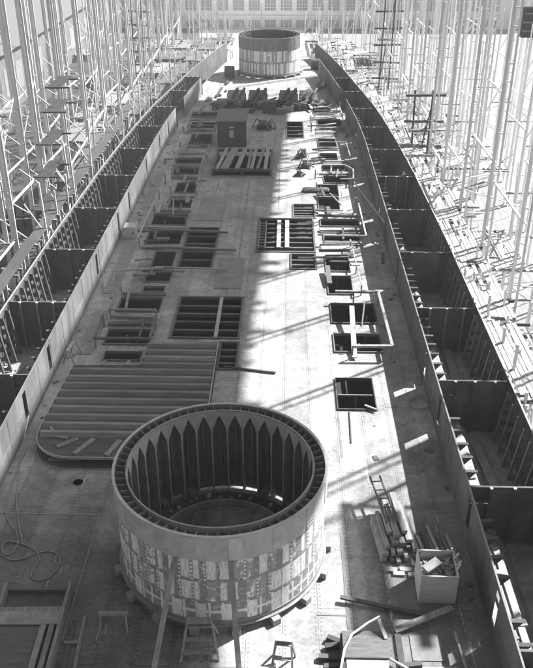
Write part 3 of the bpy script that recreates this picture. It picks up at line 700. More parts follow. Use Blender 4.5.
# guard rails round the openings
def guard(label, pts, h, posts, m, m2=None, w=.12, dz=0):
    c = pts[0]
    t = thing('guard_rail',label,'guard rail',(c[0],c[1],0),group='guard rails round the hatches')
    for (a,b) in zip(pts,pts[1:]): M().beam((a[0]-c[0],a[1]-c[1],h),(b[0]-c[0],b[1]-c[1],h),w,w*.8).build('rail',m,t)
    for p in posts: M().box(p[0]-c[0]-.05,p[0]-c[0]+.05,p[1]-c[1]-.05,p[1]-c[1]+.05,0,h-w*.4-.003).build('post',m2 or m,t)
    return t
guard('pale three sided rail round the two big hatches right of centre',[(6.9,55.75),(10.15,55.7),(10.3,47.4),(7.6,47.35)],1.0,[(10.15,55.6),(10.25,51.6),(10.28,47.5),(7.65,47.42),(8.3,55.7)],WOOD,WOODY,.2)
tag(M().beam((7.95,53.0,1.15),(7.8,47.2,.2),.36,.08).build('wide_plank',WOOD),'wide pale plank sloping across the two big right hatches','plank')
tag(M().beam((9.0,54.2,.9),(8.6,51.5,-.2),.1,.08).build('prop_pole',WOODY),'thin pole slanting into the bigger right hatch','pole')
guard('right guard rail with bright posts around the wide twin hatches',[(10.15,75.6),(10.2,67.2),(6.4,67.2)],.95,[(10.15,75.5),(10.18,71.6),(10.18,67.3),(6.5,67.25)],S_LIGHT,WOOD,.13)
guard('slim rail outboard of the square right hatch before the twin hatches',[(8.75,66.4),(9.0,57.0)],.9,[(8.75,66.3),(8.9,61.2),(9.0,57.1)],WOOD,None,.1)
guard('bent rail with a slanted corner at the far right hatches',[(7.0,88.2),(9.6,88.2),(10.4,86.6),(10.2,83.4),(8.8,83.2)],.9,[(7.1,88.2),(9.6,88.1),(10.35,86.6),(10.2,83.5)],WOOD,None,.13)
guard('rail on three sides of the fourth pair of right hatches',[(7.0,97.5),(10.3,97.4),(10.4,91.6)],.9,[(7.1,97.5),(10.3,97.3),(10.38,91.8)],S_LIGHT,WOOD,.12)
guard('far right rail with leaning end by the last hatches',[(6.9,113.4),(10.6,113.2),(10.5,105)],.9,[(6.9,113.4),(10.6,113.1),(10.5,105.1)],S_LIGHT,WOOD,.12)
guard('short rail before the small far right hatch',[(6.8,104),(9.6,103.9)],.9,[(6.8,104),(9.6,103.9)],S_MID,WOOD,.14)
guard('left rail round the two shaded hatches behind the ribbed cover',[(-9.75,57.0),(-9.8,52.6),(-6.35,52.6)],.85,[(-9.75,56.9),(-9.8,52.7),(-6.4,52.65)],WOODY,None,.18)
guard('grey rail in front of the left hatch next to ribbed cover',[(-10.1,51.6),(-10.0,48.3),(-6.2,48.3),(-6.25,51.4)],.85,[(-10.1,51.5),(-10,48.4),(-6.2,48.35),(-6.25,51.3)],WOODX,WOODY,.18)
guard('left rail on two sides of the middle left hatches',[(-9.9,75.4),(-9.95,66.2)],.9,[(-9.9,75.3),(-9.9,71),(-9.9,66.4)],S_LIGHT,WOODY,.14)
guard('left rail running inboard of the far left hatches',[(-6.2,96),(-6.3,81)],.9,[(-6.2,95.9),(-6.25,90),(-6.25,85.6),(-6.3,81.1)],S_MID,S_LIGHT,.14)
guard('far left rail across the hatch beside the tool shed',[(-9.8,105),(-6.2,104.9),(-6.1,98.6)],.9,[(-9.8,105),(-6.2,104.8),(-6.1,98.8)],S_MID,WOODY,.16)
guard('outer rail of the far left hatches near the wall gap',[(-9.9,97.6),(-9.7,86.4),(-8.9,80.4)],.9,[(-9.9,97.5),(-9.7,91),(-9.6,86.5),(-8.9,80.6)],S_LIGHT,WOODY,.12)
# beams lying over and between the hatches
def lbeam(a,b,w,h,m,label,cat='beam'): return board('loose_beam',a,b,w,h,m,label,cat,'loose beams across the hatches')
lbeam((-9.2,69.9,.3),(-2.2,69.3,.3),.22,.2,S_MID,'farthest of three long beams reaching from the left hatches over the deck')
lbeam((-8.5,65.8,.3),(-1.2,65.2,.3),.22,.2,S_MID,'middle one of three long beams reaching from the left hatches over the deck')
lbeam((-7.8,61.6,.25),(-1.7,61.2,.25),.12,.12,S_LIGHT,'nearest and thinnest of three long beams reaching from the left hatches')
i = 0
for (x0,x1,y,w,m_) in [(6.2,10.3,74.6,.5,WOOD),(6.2,10.2,70.6,.55,WOODY),(6.2,10.3,69.7,.3,S_DARK),(6.3,9.9,67.4,.35,S_MID),(6.2,8.9,66.2,.7,WOOD),(6.2,8.7,75.6,.24,S_MID),(6.9,10.4,87.6,.4,WOOD),(7,10.2,92,.35,S_MID),(6.9,9.4,97.2,.4,WOOD),(6.9,9.6,104.6,.5,WOODY),(6.9,10.7,106.6,.4,S_DARK),
  (-9.9,-6.2,75.4,.5,WOODY),(-10,-6.2,70.8,.45,WOOD),(-9.7,-6.2,66.2,.5,WOODY),(-8.7,-6.2,61.5,.4,WOODX),(-9.8,-6.3,52.9,.45,WOODY),(-9.8,-6.3,51.8,.5,WOODX),(-9.6,-6.2,56.6,.4,WOODX),(-8.8,-6.3,79.6,.5,WOODY),(-9.6,-6.6,85.6,.5,WOODX),(-9.8,-6.7,90.2,.4,WOODY),(-9.6,-6.4,98,.6,WOODX),(-9.8,-6.4,105.6,.6,WOODY),(-10.2,-6.6,111,.5,WOOD),(-9.9,-6.6,94.8,.4,S_MID)]:
    n = sum(1 for _ in ()); a = random.uniform(-.12,.12)
    sd = 'right' if x0 > 0 else 'left'
    near = min([k for k in HR if (HR[k][0] > 6 if x0 > 0 else HR[k][1] < -6.2) and k[0] in ('abcdefghiu' if x0>0 else 'l')], key=lambda k: abs((HR[k][2]+HR[k][3])/2-y))
    lst = rcol if x0 > 0 else lcol
    kindw = {WOOD:'pale plank',WOODY:'weathered plank',WOODX:'grey plank',S_DARK:'dark beam',S_MID:'grey beam'}[m_]
    lbeam((x0,y+a,.2),(x1,y-a,.2),w,.1,m_,f'{kindw} lying across the deck {"beyond" if y>(HR[near][2]+HR[near][3])/2 else "before"} the {ordn(lst.index(near))} {sd} hatch from the near end'); i += 1
rq = random.Random(31)
for i in range(64):
    sd = -1 if i < 40 else 1
    y = rq.uniform(46,117) if sd < 0 else rq.uniform(60,117); xc = sd*rq.uniform(6.3,9.6); L_ = rq.uniform(1.2,4.2); a = rq.choice([0,0,PI/2,PI/2])+rq.gauss(0,.12)
    if sd < 0 and y < 49.5: continue
    o = M().beam((-L_/2*math.cos(a),-L_/2*math.sin(a),0),(L_/2*math.cos(a),L_/2*math.sin(a),rq.uniform(-.05,.25)),rq.choice([.12,.18,.25,.4]),rq.choice([.1,.16]),).build('crossing_timber',rq.choice([WOODY,WOODX,S_DARK,WOOD,S_MID]),loc=(xc,y,rq.uniform(.28,.55)))
    tag(o,f'odd timber laid over the hatch edges on the {"left" if sd<0 else "right"} of the deck','timber',f'odd timbers over the {"left" if sd<0 else "right"} hatches')
for i in range(26):
    sd = -1 if i < 15 else 1; y = rq.uniform(55,116) if sd > 0 else rq.uniform(50,116); x = sd*rq.choice([6.25,9.9,6.3,10.0])
    o = M().box(-.06,.06,-.06,.06,0,rq.uniform(.7,1.3)).tf(Matrix.Rotation(rq.gauss(0,.06),4,'X')).build('rail_post',rq.choice([WOOD,WOODY,S_MID]),loc=(x,y,.005))
    tag(o,f'loose upright post at the hatch edges on the {"left" if sd<0 else "right"} of the deck','post',f'upright posts at the {"left" if sd<0 else "right"} hatches')
# uprights standing inside hatches
for i,(x,y) in enumerate([(-8.6,73.2),(-8.5,68.6),(-7.6,64),(-7.5,50.2),(-8.2,50.4),(8.3,49.6),(9.2,53.8),(7.6,43),(7.5,63)]):
    o = M().beam((x,y,-2.6),(x,y,-.1),.14,.14).build('stanchion_post',S_MID); tag(o,f'{ordn(i)} thin post standing on the lower deck inside a hatch, left ones first','post','posts inside the hatches')
o = M().beam((6.45,42.9,-.03),(8.65,42.9,-.03),.1,.1).build('hatch_bar',S_MID); tag(o,'thin bar across the single dark square hatch nearest the barbette on the right','bar')
board('long_board',(7.05,41.0,.06),(6.95,37.8,.06),.07,.05,S_DARK,'thin dark rod pointing down from the nearest right hatch','rod')
board('long_board',(8.0,41.4,.25),(8.7,41.0,.2),.14,.08,WOOD,'short pale board on the near edge of the nearest right hatch')
board('deck_batten',(-1.0,46.0,.1),(2.5,45.3,.1),.14,.1,S_DARK,'dark batten pointing right from the ribbed cover corner','batten')
board('pole',(10.2,86,.05),(11.7,67,2.3),.1,.1,S_LIGHT,'long pale pole leaning along the right bulkhead','pole')
rq = random.Random(77)
for i in range(130):
    sd = 1 if i < 60 else -1
    y = rq.uniform(26,118); x = sd*(win(y)-abs(rq.gauss(0,.8))-.15) if i % 3 else sd*rq.uniform(6.0,10.6)
    if inhole(x,y) or (sd < 0 and y < 48 and x > -11.2): continue
    q = rq.uniform(.05,.16)
    o = M().box(-q,q,-q*rq.uniform(.4,2.5),q,0,q*rq.uniform(.2,.45)).tf(Matrix.Rotation(rq.uniform(0,3),4,'Z')).build('deck_scrap',rq.choice([WOOD,S_DARK,S_DARK,WOODX,S_MID]),loc=(x,y,.004))
    tag(o,f'small piece of scrap lying on the {"right" if sd>0 else "left"} side of the deck','scrap',f'scrap on the {"right" if sd>0 else "left"} side of the deck')
for k in range(2):
    o = M().box(-.18,.18,-3.4,3.2,0,.1).build('pale_board',PAPER,loc=(2.45+.75*k,69.6,.12)); tag(o,f'{["left","right"][k]} of two pale boards lying across the wide sunlit beam grid','board')
t = thing('ladder','wooden ladder lying along the left edge of the wide beam grid','ladder',(.95,66,.12))
for sx in (-.3,.3): M().box(sx-.06,sx+.06,0,6.5,0,.12).build('rail',WOODY,t)
for k in range(9): M().box(-.238,.238,.4+.7*k,.52+.7*k,.03,.09).build('rung',WOODY,t)
# small clutter along the deck edges
rnd = random.Random(5)
for i in range(26):
    y = rnd.uniform(47,116); sd = rnd.choice([-1,1]); x = sd*(win(y)-rnd.uniform(.4,1.6)); L_ = rnd.uniform(.5,2.2); a = rnd.uniform(-.3,.3)
    if sd > 0 and y < 60: continue
    o = M().beam((-L_*math.sin(a)/2,-L_*math.cos(a)/2,0),(L_*math.sin(a)/2,L_*math.cos(a)/2,0),rnd.uniform(.08,.3),.1).build('loose_timber',rnd.choice([WOOD,WOODY,S_DARK,S_MID]),loc=(x,y,.06))
    tag(o,f'loose timber on the deck beside the {"right" if sd>0 else "left"} bulkhead','timber',f'loose timbers beside the {"right" if sd>0 else "left"} bulkhead')
def lump(name,label,cat,x,y,n,rad,m1,m2,seed,h=.7,group=None):
    r = random.Random(seed); t = thing(name,label,cat,(x,y,0),group=group)
    M().box(-rad*.6,rad*.6,-rad*.4,rad*.4,0,h*.4).build('base',m1,t)
    M().lathe([(.03,h*.42),(rad*.35,h*.42),(rad*.35,h),(.03,h)],20).tf(Matrix.Translation((r.uniform(-.2,.2),0,0))).build('drum',m2,t)
    for k in range(n):
        a = r.uniform(0,6.28); b = r.uniform(0,6.28)
        M().beam((rad*math.cos(a),rad*math.sin(a),.05),(rad*.7*math.cos(b),rad*.7*math.sin(b),h*r.uniform(.5,1.2)),.1,.1).build('arm',m1 if k%2 else m2,t)
    return t
lump('winch','heap of dark winch gear right of the tool shed','winch',.1,107.0,9,1.6,S_DARK,S_MID,1,1.2)
lump('winch','small dark winch on sunlit deck left of the right hatches, far one','winch',4.9,93.8,5,.9,S_DARK,S_MID,2,1.1)
lump('winch','small dark winch on sunlit deck left of the right hatches, near one','winch',5.3,90.0,5,.9,S_DARK,S_MID,3,1.0)
lump('winch','low dark gear lying before the twin right hatches','winch',4.6,87.0,4,.7,S_DARK,S_DARK,4,.6)
o = M().box(-1.4,1.4,-.5,.5,0,.35).build('flat_tray',S_DARK,loc=(6.2,81.8,0),bevel=.15); tag(o,'long flat dark tray on bright deck beside a right hatch','tray')
# roller castings on blocks before the far barbette
for i,x in enumerate([-4.3,-1.2,3.2,6.2]):
    t = thing('turret_casting',f'{ordn(i)} from the left of four dark castings with curved arms before the far barbette','casting',(x,120.3,0),rz=random.uniform(-.08,.08),group='castings before the far barbette')
    for sx in (-1.1,1.1):
        for sy in (-1.6,0,1.6): M().box(sx-.3,sx+.3,sy-.4,sy+.4,0,1.0+.2*(sy>0)).build('block',S_DARK,t)
    M().beam((0,-2.2,1.1),(0,2.3,1.55),2.6,.16).build('plate',[S_MID,S_DARK,WOODX,S_DARK][i],t)
    for sx in (-.55,.45):
        M().tube([(sx+.7*math.sin(q*.5),-1.9+.75*q*.8,1.35+1.0*math.sin(q*.62)) for q in range(6)],.2,8).build('curved_arm',S_DARK,t)
for i,(x,y,w,d,h,m_) in enumerate([(.6,115.8,.9,.7,1.5,WOODX),(-2.8,115.5,1.3,.4,.5,S_DARK),(3.2,116.6,.8,.6,.6,WOOD),(-6.4,119.5,.8,1.6,.6,S_DARK),(2.2,115.2,.6,.5,.6,WOODY),(8.6,120,.7,1.2,.5,S_DARK)]):
    o = M().box(-w,w,-d,d,0,h).box(-w*1.05,w*1.05,-d*1.05,d*1.05,h+.003,h+.1).build('chest',m_,loc=(x,y,0),bevel=.04); tag(o,['tall pale chest in the middle before the castings','low dark chest left of the tall pale chest','pale square chest right of the tall pale chest','dark chest at the left end of the castings','small weathered chest touching the tall pale one','dark chest at the right end of the castings'][i],'chest','chests before the far barbette')
for i in range(9):
    x = [-9.5,-8.9,-8.2,-7.6,-6.9,8.2,8.8,9.4,-7.2][i]; y = [124,125,127,128,131,131,133,134,136][i]
    o = M().beam((0,-2.6,.2),(.5,2.6,.35),.35,.2).build('loose_timber',[WOOD,PAPER,S_DARK][i%3],loc=(x*.93,y,.1)); tag(o,'loose beam stacked slantwise beside the far barbette','beam','loose beams beside the far barbette')
for i in range(22):
    x = -7.5+.78*i+random.uniform(-.2,.2); y = 117.6+random.uniform(-.6,1.2); h_ = random.uniform(.4,1.1)
    o = M().box(-.33,.33,-.6,.6,0,h_).beam((-.6,-.9,h_+.1),(.5,.7,h_+.16),.22,.18).build('crib_block',random.choice([S_DARK,S_DARK,WOODX]),loc=(x,y,0)); tag(o,f'{ordn(i)} crib block from the left in the dark row before the far barbette','block','crib blocks before the far barbette')
for i,(x,y) in enumerate([(-7.4,140),(7.2,147)]):
    o = M().lathe([(.02,0),(.9,0),(.9,1.6),(.02,1.6)],20).tf(Matrix.Rotation(PI/2,4,'Y')).build('cable_drum',S_DARK,loc=(x,y,.9)); tag(o,f'dark round drum on the {"left" if x<0 else "right"} of the far barbette','drum')
# things lying in the wing compartments
for i,(a,b,w) in enumerate([((14.7,53.0,-.85),(14.5,45.8,-.85),.55),((14.3,40.0,-.8),(14.75,33.6,-.8),.5),((13.35,29.6,.0),(13.4,22,.0),.3),((12.8,30.2,.0),(12.85,24.6,.0),.25),((13.2,60.5,.0),(12.9,56,.0),.4)]):
    board('compartment_plank',a,b,w,.1,[WOODY,WOOD,WOOD,WOODY,PLANKW][i],['wide plank on the floor of the third right wing compartment from the near end','pale plank on the floor of the second right wing compartment','pale plank along the inner side of the nearest right wing compartment','shorter weathered plank in the nearest right wing compartment','bleached plank on the floor of the fourth right wing compartment'][i],'plank','planks in the right wing compartments')
for i in range(120):
    y = random.uniform(22,84); sd = 1 if i < 84 else -1; x = sd*(12+random.uniform(.2,1.45) if i < 84 else 12+random.uniform(.5,3.4)); q = random.uniform(.08,.26)
    o = M().box(-q,q,-q*.5,q*.5,0,q*.6).tf(Matrix.Rotation(random.uniform(0,3),4,'Z')).build('scrap_block',random.choice([PAPER,WOOD,S_MID]),loc=(x,y,-.055 if abs(x) < 13.5 else (-.5 if abs(x) < 14.3 else -.995))); tag(o,f'small scrap block on the floor of the {"right" if sd>0 else "left"} wing compartments','scrap',f'scrap in the {"right" if sd>0 else "left"} wing compartments')
for i in range(16):
    y = 33+random.uniform(0,1)+i*4.2; L_ = random.uniform(1.5,3); a = random.uniform(-1,1)
    o = M().beam((0,0,0),(L_*math.sin(a),L_*math.cos(a),.25),.25,.1).build('scrap_timber',random.choice([WOODY,S_MID]),loc=(-14.6+random.uniform(-.8,.8),y,-.9)); tag(o,f'{ordn(i)} scrap timber from the near end on the floor of the left wing compartments','timber','scrap timbers in the left wing compartments')
for i,(x,y) in enumerate([(14.6,77.8),(13.8,121)]):
    t = thing('ladder',f'{["nearer","farther"][i]} slanted ladder in the right wing compartments','ladder',(x,y,-1))
    for sx in (-.3,.3): M().beam((sx-.9,0,0),(sx+.9,3.6,3.4),.09,.12).build('rail',S_MID,t)
    for k in range(9): M().beam((-.3-.9+.2*k,.2+.4*k,.25+.36*k),(.3-.9+.2*k,.2+.4*k,.25+.36*k),.12,.04).build('rung',S_MID,t)
o = M().lathe([(.25,0),(.55,0),(.55,.3),(.25,.3)],20).build('pale_ring',PAPER,loc=(13.6,103.5,-.99)); tag(o,'pale ring lying in a far right wing compartment','ring')

# ------------------------------------------------------------------ ground, shop, yard
g_ = M(); g_.quad((-700,-200,-10),(700,-200,-10),(700,1400,-10),(-700,1400,-10)); kind(g_.build('yard_ground',GROUND),'structure')
yb = M().quad((13,20,-9.99),(75,20,-9.99),(75,261,-9.99),(8,261,-9.99)); kind(yb.build('yard_boarding',YARD),'structure')
yb = M().quad((-14,182,-9.985),(8,182,-9.985),(8,261,-9.985),(-24,261,-9.985)); kind(yb.build('end_yard_boarding',BWALL),'structure')
t = thing('shop_building','long pale shop building with rows of tall windows beyond the far end','building',(5,262,-10))
M().box(-75,75,0,30,0,13).build('walls',BWALL,t)
M().box(-75.5,75.5,-.6,-.003,3.3,3.9).build('cornice',BWALL,t)
M().box(-76,76,-1,31,13.003,13.8).build('roof',S_MID,t)
wm = M(); wm.box(-1.7,1.7,-.06,-.01,0,7)
fm = M()
for q in range(5): fm.box(-1.72+.85*q-.06,-1.72+.85*q+.06,-.12,-.065,0,7)
for q in range(7): fm.box(-1.75,1.75,-.13,-.121,q*1.15-.05,q*1.15+.05)
first = None
for k in range(26):
    for zz,sy in ((.5,.3),(5.2,.8)):
        x = -60+4.8*k
        if first is None: first = [wm.build('window',GLASS,t), None]; first[1] = fm.build('window_frame',BWALL,first[0]); o = first[0]
        else:
            o = first[0].copy(); COL.objects.link(o); o.parent = t; f2 = first[1].copy(); COL.objects.link(f2); f2.parent = o
        o.location = (x,0,zz); o.scale = (1,1,sy)
t = thing('side_shed','long low grey shed on the yard at the far left','building',(-62,205,-10))
M().box(-12,12,-55,55,0,11).build('walls',S_MID,t)
r_ = M(); r_.v = [(-13,-56,11.003),(13,-56,11.003),(0,-56,16),(-13,56,11.003),(13,56,11.003),(0,56,16)]; r_.f = [(0,1,2),(5,4,3),(0,2,5,3),(1,4,5,2),(0,3,4,1)]
r_.build('roof',WOODX,t)
for k in range(14): M().box(12.003,12.06,-50+7.4*k,-46+7.4*k,3,8).build('window',GLASS,t)
for i in range(16):
    r = random.Random(100+i); x = -r.uniform(27,50); y = r.uniform(85,230); m = M(); z0 = 0
    for lay in range(r.randint(2,5)):
        for q in range(5): m.box(-2.4+q*1.0,-2.4+q*1.0+.8,-4+r.uniform(-.4,.4),4+r.uniform(-.4,.4),z0,z0+.5)
        z0 += .56
    o = m.build('lumber_pile',r.choice([WOODX,WOODD,WOODY]),loc=(x,y,-10)); o.rotation_euler = (0,0,r.uniform(-.3,.3)); tag(o,'low pile of lumber on the yard behind the left staging','lumber','lumber piles behind the left staging')

# ------------------------------------------------------------------ building staging on both sides
def column_proto(label, loc, grp, seed, WHITEW, H0=-10, H1=30, cat='staging column', nm='staging_column'):
    t = thing(nm,label,cat,loc,group=grp); r = random.Random(seed)
    for sx,hw in ((-.17,.17),(.21,.09)) if loc[0] < 0 else ((-.2,.12),(.22,.07)): M().box(sx-hw,sx+hw,-sx-.07,-sx+.07,H0,H1).build('upright',WHITEW,t)
    lc = M(); zz = H0+.5; s = 1
    while zz < H1-1: lc.beam((-.2,.2,zz),(.26,-.26,zz+.02),.09,.05,up=(0,1,0)); zz += r.choice([1.3,2.6,2.6,3.9])
    lc.build('lacing',WHITEW,t)
    for zz in (r.uniform(2,9),):
        M().beam((0,.2,zz),(0,9.5,zz+r.uniform(-.4,.6)),.16,.12).build('ledger',WHITEW,t)
    for k in range(1):
        za = r.uniform(-8,10); M().beam((.3,.2,za),(.3,9.4,za+r.choice([-1,1])*r.uniform(4,8)),.1,.1).build('diagonal_brace',WHITEW,t)
    for k in range(2):
        za = r.uniform(-9,4); M().beam((0,.24,za),((1 if loc[0] > 0 else -1)*5.4,.24,za+r.uniform(-5,5)),.1,.1).build('side_brace',WHITEW,t)
    for k in range(1):
        za = [1.2,9.0][k]+r.uniform(-.5,.5); M().beam((-1.3,.2,za),(1.4,.2,za),.12,.14).build('outrigger',WOODY,t)
    remember(t); return t
ROWS = {-1:[(-19.6,'nearest',14),(-25.6,'middle',13),(-32.5,'outer',12)], 1:[(19.6,'nearest',14),(26,'middle',13),(33,'outer',12)]}
for s in (-1,1):
    protos = []; MW = WHITEL if s < 0 else WHITEW
    for (x,rn,n) in ROWS[s]:
        for i in range(n):
            if s > 0 and rn == 'nearest' and i == 0: continue
            y = 43.6+9.6*i+(0 if rn != 'middle' else 4.5)
            if rn == 'outer': y += 24
            label = f'{ordn(i)} pale latticed column from the near end in the {rn} row of the {"left" if s<0 else "right"} staging'
            grp = f'columns of the {"left" if s<0 else "right"} staging'
            if len(protos) < 5: protos.append(column_proto(label,(x,y,0),grp,40+len(protos)+(s<0)*10,MW))
            else:
                o = dup(random.choice(protos),(x,y,0),label); o['group'] = grp
                o.scale = (1,1,random.uniform(.92,1.0)) if False else (1,1,1)
# thin poles
TPS = {0:[],1:[]}
def thin_pole(x,y,h,label,grp,tilt=.03):
    r = random; tp = TPS[x < 0]; WM = WHITEL if x < 0 else WHITEW
    if len(tp) < 4:
        o = M().beam((0,0,-10),(0,0,6),.15,.15).beam((.12,.1,-9),(.12,1.2,-1.5),.08,.08).beam((.1,-.1,1.2),(1.5 if x > 0 else -1.5,-.1,3.8 if len(tp)%2 else 4.2),.09,.09).build('staging_pole',WM); tp.append(o)
    else:
        o = r.choice(tp).copy(); COL.objects.link(o)
    o.location = (x,y,0); o.scale = (1,1,1); o.rotation_euler = (r.uniform(-tilt,tilt),r.uniform(-tilt,tilt),0)
    o.location.z = h-6
    tag(o,label,'staging pole',grp); return o
for s in (-1,1):
    sd = 'left' if s < 0 else 'right'
    for i in range(42):
        y = 40+3.45*i
        if s < 0 and y < 62: continue
        x = s*(wout(y)+random.choice([1.0,1.2,2.6]))
        thin_pole(x,y,random.uniform(.8,3.6) if s > 0 else random.uniform(2.0,7.5),f'thin pale pole standing close against the {sd} side of the hull',f'poles against the {sd} side of the hull',.03)
    for i in range(74):
        y = 50+160*random.random()**.7; x = s*random.uniform(19,38)
        if abs(x) < 21 and y < 60: continue
        thin_pole(x,y,random.uniform(5,17),f'slim pale pole among the {sd} staging columns',f'slim poles among the {sd} staging columns',.025)
for i in range(54):
    sg = random.choice([-1,1]); y = random.uniform(160,200); x = sg*random.uniform(8.5,27)
    thin_pole(x,y,random.uniform(2,12),f'slim pole in the thick staging {"left" if sg<0 else "right"} of the far barbette',f'poles {"left" if sg<0 else "right"} of the far barbette',.03)
for i in range(14):
    y = random.uniform(185,215); x = random.uniform(-26,28)
    thin_pole(x,y,random.uniform(-2,3.5) if abs(x) < 12 else random.uniform(2,9),'slim pale pole beyond the far end of the hull','poles beyond the far end of the hull',.06)

# staging platforms beside the hull
def platform(s,i,y,x0,x1,zt,label,grp,pm,r):
    t = thing('staging_platform',label,'staging platform',(s*x0,y,zt),group=grp)
    pk = M(); xx = 0
    while xx < x1-x0:
        w = r.uniform(.22,.34)
        if r.random() < .96:
            a = r.uniform(-.5,.3); b = 9.4+r.uniform(-.6,.5)
            if r.random() < .1: b = a+r.uniform(3,6)
            pk.beam((s*(xx+w/2),a,.05+r.uniform(0,.08)),(s*(xx+w/2+r.uniform(-.07,.07)),b,.05+r.uniform(0,.1)),w*.95,.05)
        xx += w+.02
    pk.build('planking',pm,t)
    for k in range(4):
        yy_ = .4+k*2.9+r.uniform(-.3,.3); M().beam((s*.05,yy_,-.08),(s*(x1-x0+r.uniform(-.8,1.2)),yy_+r.uniform(-.15,.15),-.08),.16,.2).build('outrigger',(WOODD if k % 2 else WOODY) if s>0 else WOODX,t)
    for k in range(3):
        xx = r.uniform(.2,x1-x0); yy_ = r.uniform(0,9); M().beam((s*xx,yy_,-8),(s*(xx+r.uniform(-.3,.3)),yy_+.3,r.uniform(.3,1.6)),.13,.13).build('post',WHITEW if s>0 else WHITEL,t)
    for k in range(1 if s > 0 else 2):
        xx = r.uniform(.2,x1-x0); yy_ = r.uniform(0,7); M().beam((s*xx,yy_,-1.5),(s*(xx+r.uniform(-1,1)),yy_+r.uniform(1.5,3.5),r.uniform(.2,1.3)),.1,.1).build('brace',WHITEW if s>0 else WHITEL,t)
r = random.Random(21)
for i in range(15):
    y = 31+9.6*i; wo = max(wout(y),wout(y+9.6))
    platform(1,i,y,wo+.15,wo+2.6,1.7+r.uniform(-.3,.3),f'{ordn(i)} pale plank platform from the near end along the right side of the hull','plank platforms along the right hull side',PLANKW,r)
    if i % 2: platform(1,i,y+3,wo+2.9,wo+7.0,-1.0+r.uniform(-1.2,.8),f'{ordn(i//2)} lower plank platform from the near end behind the right hull platforms','lower plank platforms right of the hull',PLANKW,r)
    if i > 6: platform(1,i,y+1,wo+7.3,wo+15,-3.5+r.uniform(-1.2,.8),f'{ordn(i-2)} wide low plank platform from the near end among the right staging columns','low platforms among the right columns',PLANKW,r)
    if i > 4: platform(-1,i,y,wo+1.8,wo+4.6,1.4+r.uniform(-.3,.3),f'{ordn(i-5)} rough plank platform from the near end along the far left side of the hull','plank platforms along the far left hull side',WOODX,r)
    if i > 6: platform(-1,i,y+2,wo+5,wo+10.5,-.5+r.uniform(-.8,.8),f'{ordn(i-7)} low plank platform from the near end behind the far left hull platforms','low platforms left of the far hull',WOODY,r)
for i,(sg,xa,xb,y,zt) in enumerate([(-1,8,14,160,1),(-1,9,17,170,0),(-1,8.5,15,181,-1.5),(-1,16,24,164,.5),(1,7.5,13,160,.5),(1,9,16,170,-.5),(1,8.5,15,181,-1.5),(1,16,24,166,-1),(-1,15,22,150,1),(-1,17,24,140,.5)]):
    platform(sg,i,y,xa,xb,zt,f'rough plank platform in the thick staging {"left" if sg<0 else "right"} of the far barbette, {ordn(i)}',f'platforms {"left" if sg<0 else "right"} of the far barbette',[WOODY,WOODX,WOODX][i%3] if sg<0 else [WOODY,PLANKW][i%2],r)
# loose planks strewn on the right staging
for i in range(26):
    y = r.uniform(36,165); wo = wout(y); x = wo+r.uniform(.5,7.5) if i < 16 else -(wo+r.uniform(2,7)); L_ = r.uniform(1.5,4.5); a = abs(r.uniform(-1.3,1.3))*(1 if i < 16 else -1); dz = r.uniform(-.4,1.2)
    if x < 0 and y < 95: continue
    o = M().beam((0,0,0),(L_*math.sin(a),L_*math.cos(a),dz),r.uniform(.12,.35),.07).build('loose_plank',r.choice([PLANKW,WHITEW,PLANKW,WOODD,WOODY]),loc=(x,y,r.uniform(.3,2.2)-(abs(x)-wo)*.35+.3)); sd = 'right' if x > 0 else 'left'
    tag(o,f'loose plank strewn on the {sd} staging beside the hull','plank',f'loose planks strewn on the {sd} staging')
# left walkway of overlapping boards on posts
for i in range(12):
    y = 38+5.8*i
    t = thing('walkway',f'{ordn(i)} board length from the near end of the dark left walkway','walkway',(-17.75,y,2.55+.05*(i%2)),group='lengths of the left walkway')
    pk = M()
    for q in range(3): pk.beam((-.3+.33*q,-.15,.02*(q%2)),(-.3+.33*q+r.uniform(-.03,.03),6.0+r.uniform(-.1,.1),.12),.32,.06)
    pk.build('planking',WALKW,t)
    for yy_ in (.5,5.2):
        M().beam((-.8,yy_,-.1),(.8,yy_,-.1),.16,.18).build('bearer',WOODY,t)
        for xx in (-.65,.65): M().beam((xx,yy_,-12.4),(xx,yy_,-.2),.14,.14).build('post',WOODX if xx > 0 else WHITEL,t)
    M().beam((.55,.6,-2.2),(.1,1.4,-.3),.1,.1).build('bracket',PLANKW,t)
# dark boards stacked on brackets of a left column
for k in range(5):
    t = thing('bracket_stage',f'{ordn(k)} dark bracket stage from the bottom on the left staging column','staging board',(-18.7,[70,72,74,77,79][k],[2.8,5.2,7.6,9.8,11.6][k]),group='bracket stages of the left staging')
    pk = M()
    for q in range(3): pk.beam((-.5+.42*q,-2.2,0),(-.5+.42*q,2.6,.1),.4,.07)
    pk.build('boards',TARRED,t)
    for yy_ in (-1.7,2.1): M().beam((-1.0,yy_,-.12),(1.3,yy_,-.1),.14,.16).build('bearer',WOODD,t)
def dark_tower(x,y,h,label,seed,z0=-6,n=5):
    r = random.Random(seed); t = thing('dark_scaffold',label,'scaffold',(x,y,0)); 
    for q in (-.9,.7): M().beam((q,0,z0),(q+r.uniform(-.3,.3),.4,h),.2,.2).build('post',WOODD,t)
    for k in range(n):
        zz = z0+2+(h-z0-2.5)*k/(n-1); M().beam((-2.2,-.14,zz),(2.3,-.14,zz+r.uniform(-.2,.2)),.2,.26).build('cross_beam',WOODD,t)
    M().beam((-.8,.2,z0+2),(.8,.2,h-2),.14,.14).build('brace',WOODD,t)
    M().box(-1.6,1.4,-.9,.6,h*.45,h*.45+.1).build('stage_board',WOODX,t)
    return t
dark_tower(18.6,93,8,'dark ladder-like scaffold standing on right staging at mid length',1)
dark_tower(19.4,140,13.5,'dark tall scaffold far along the right staging',2,-2,6)
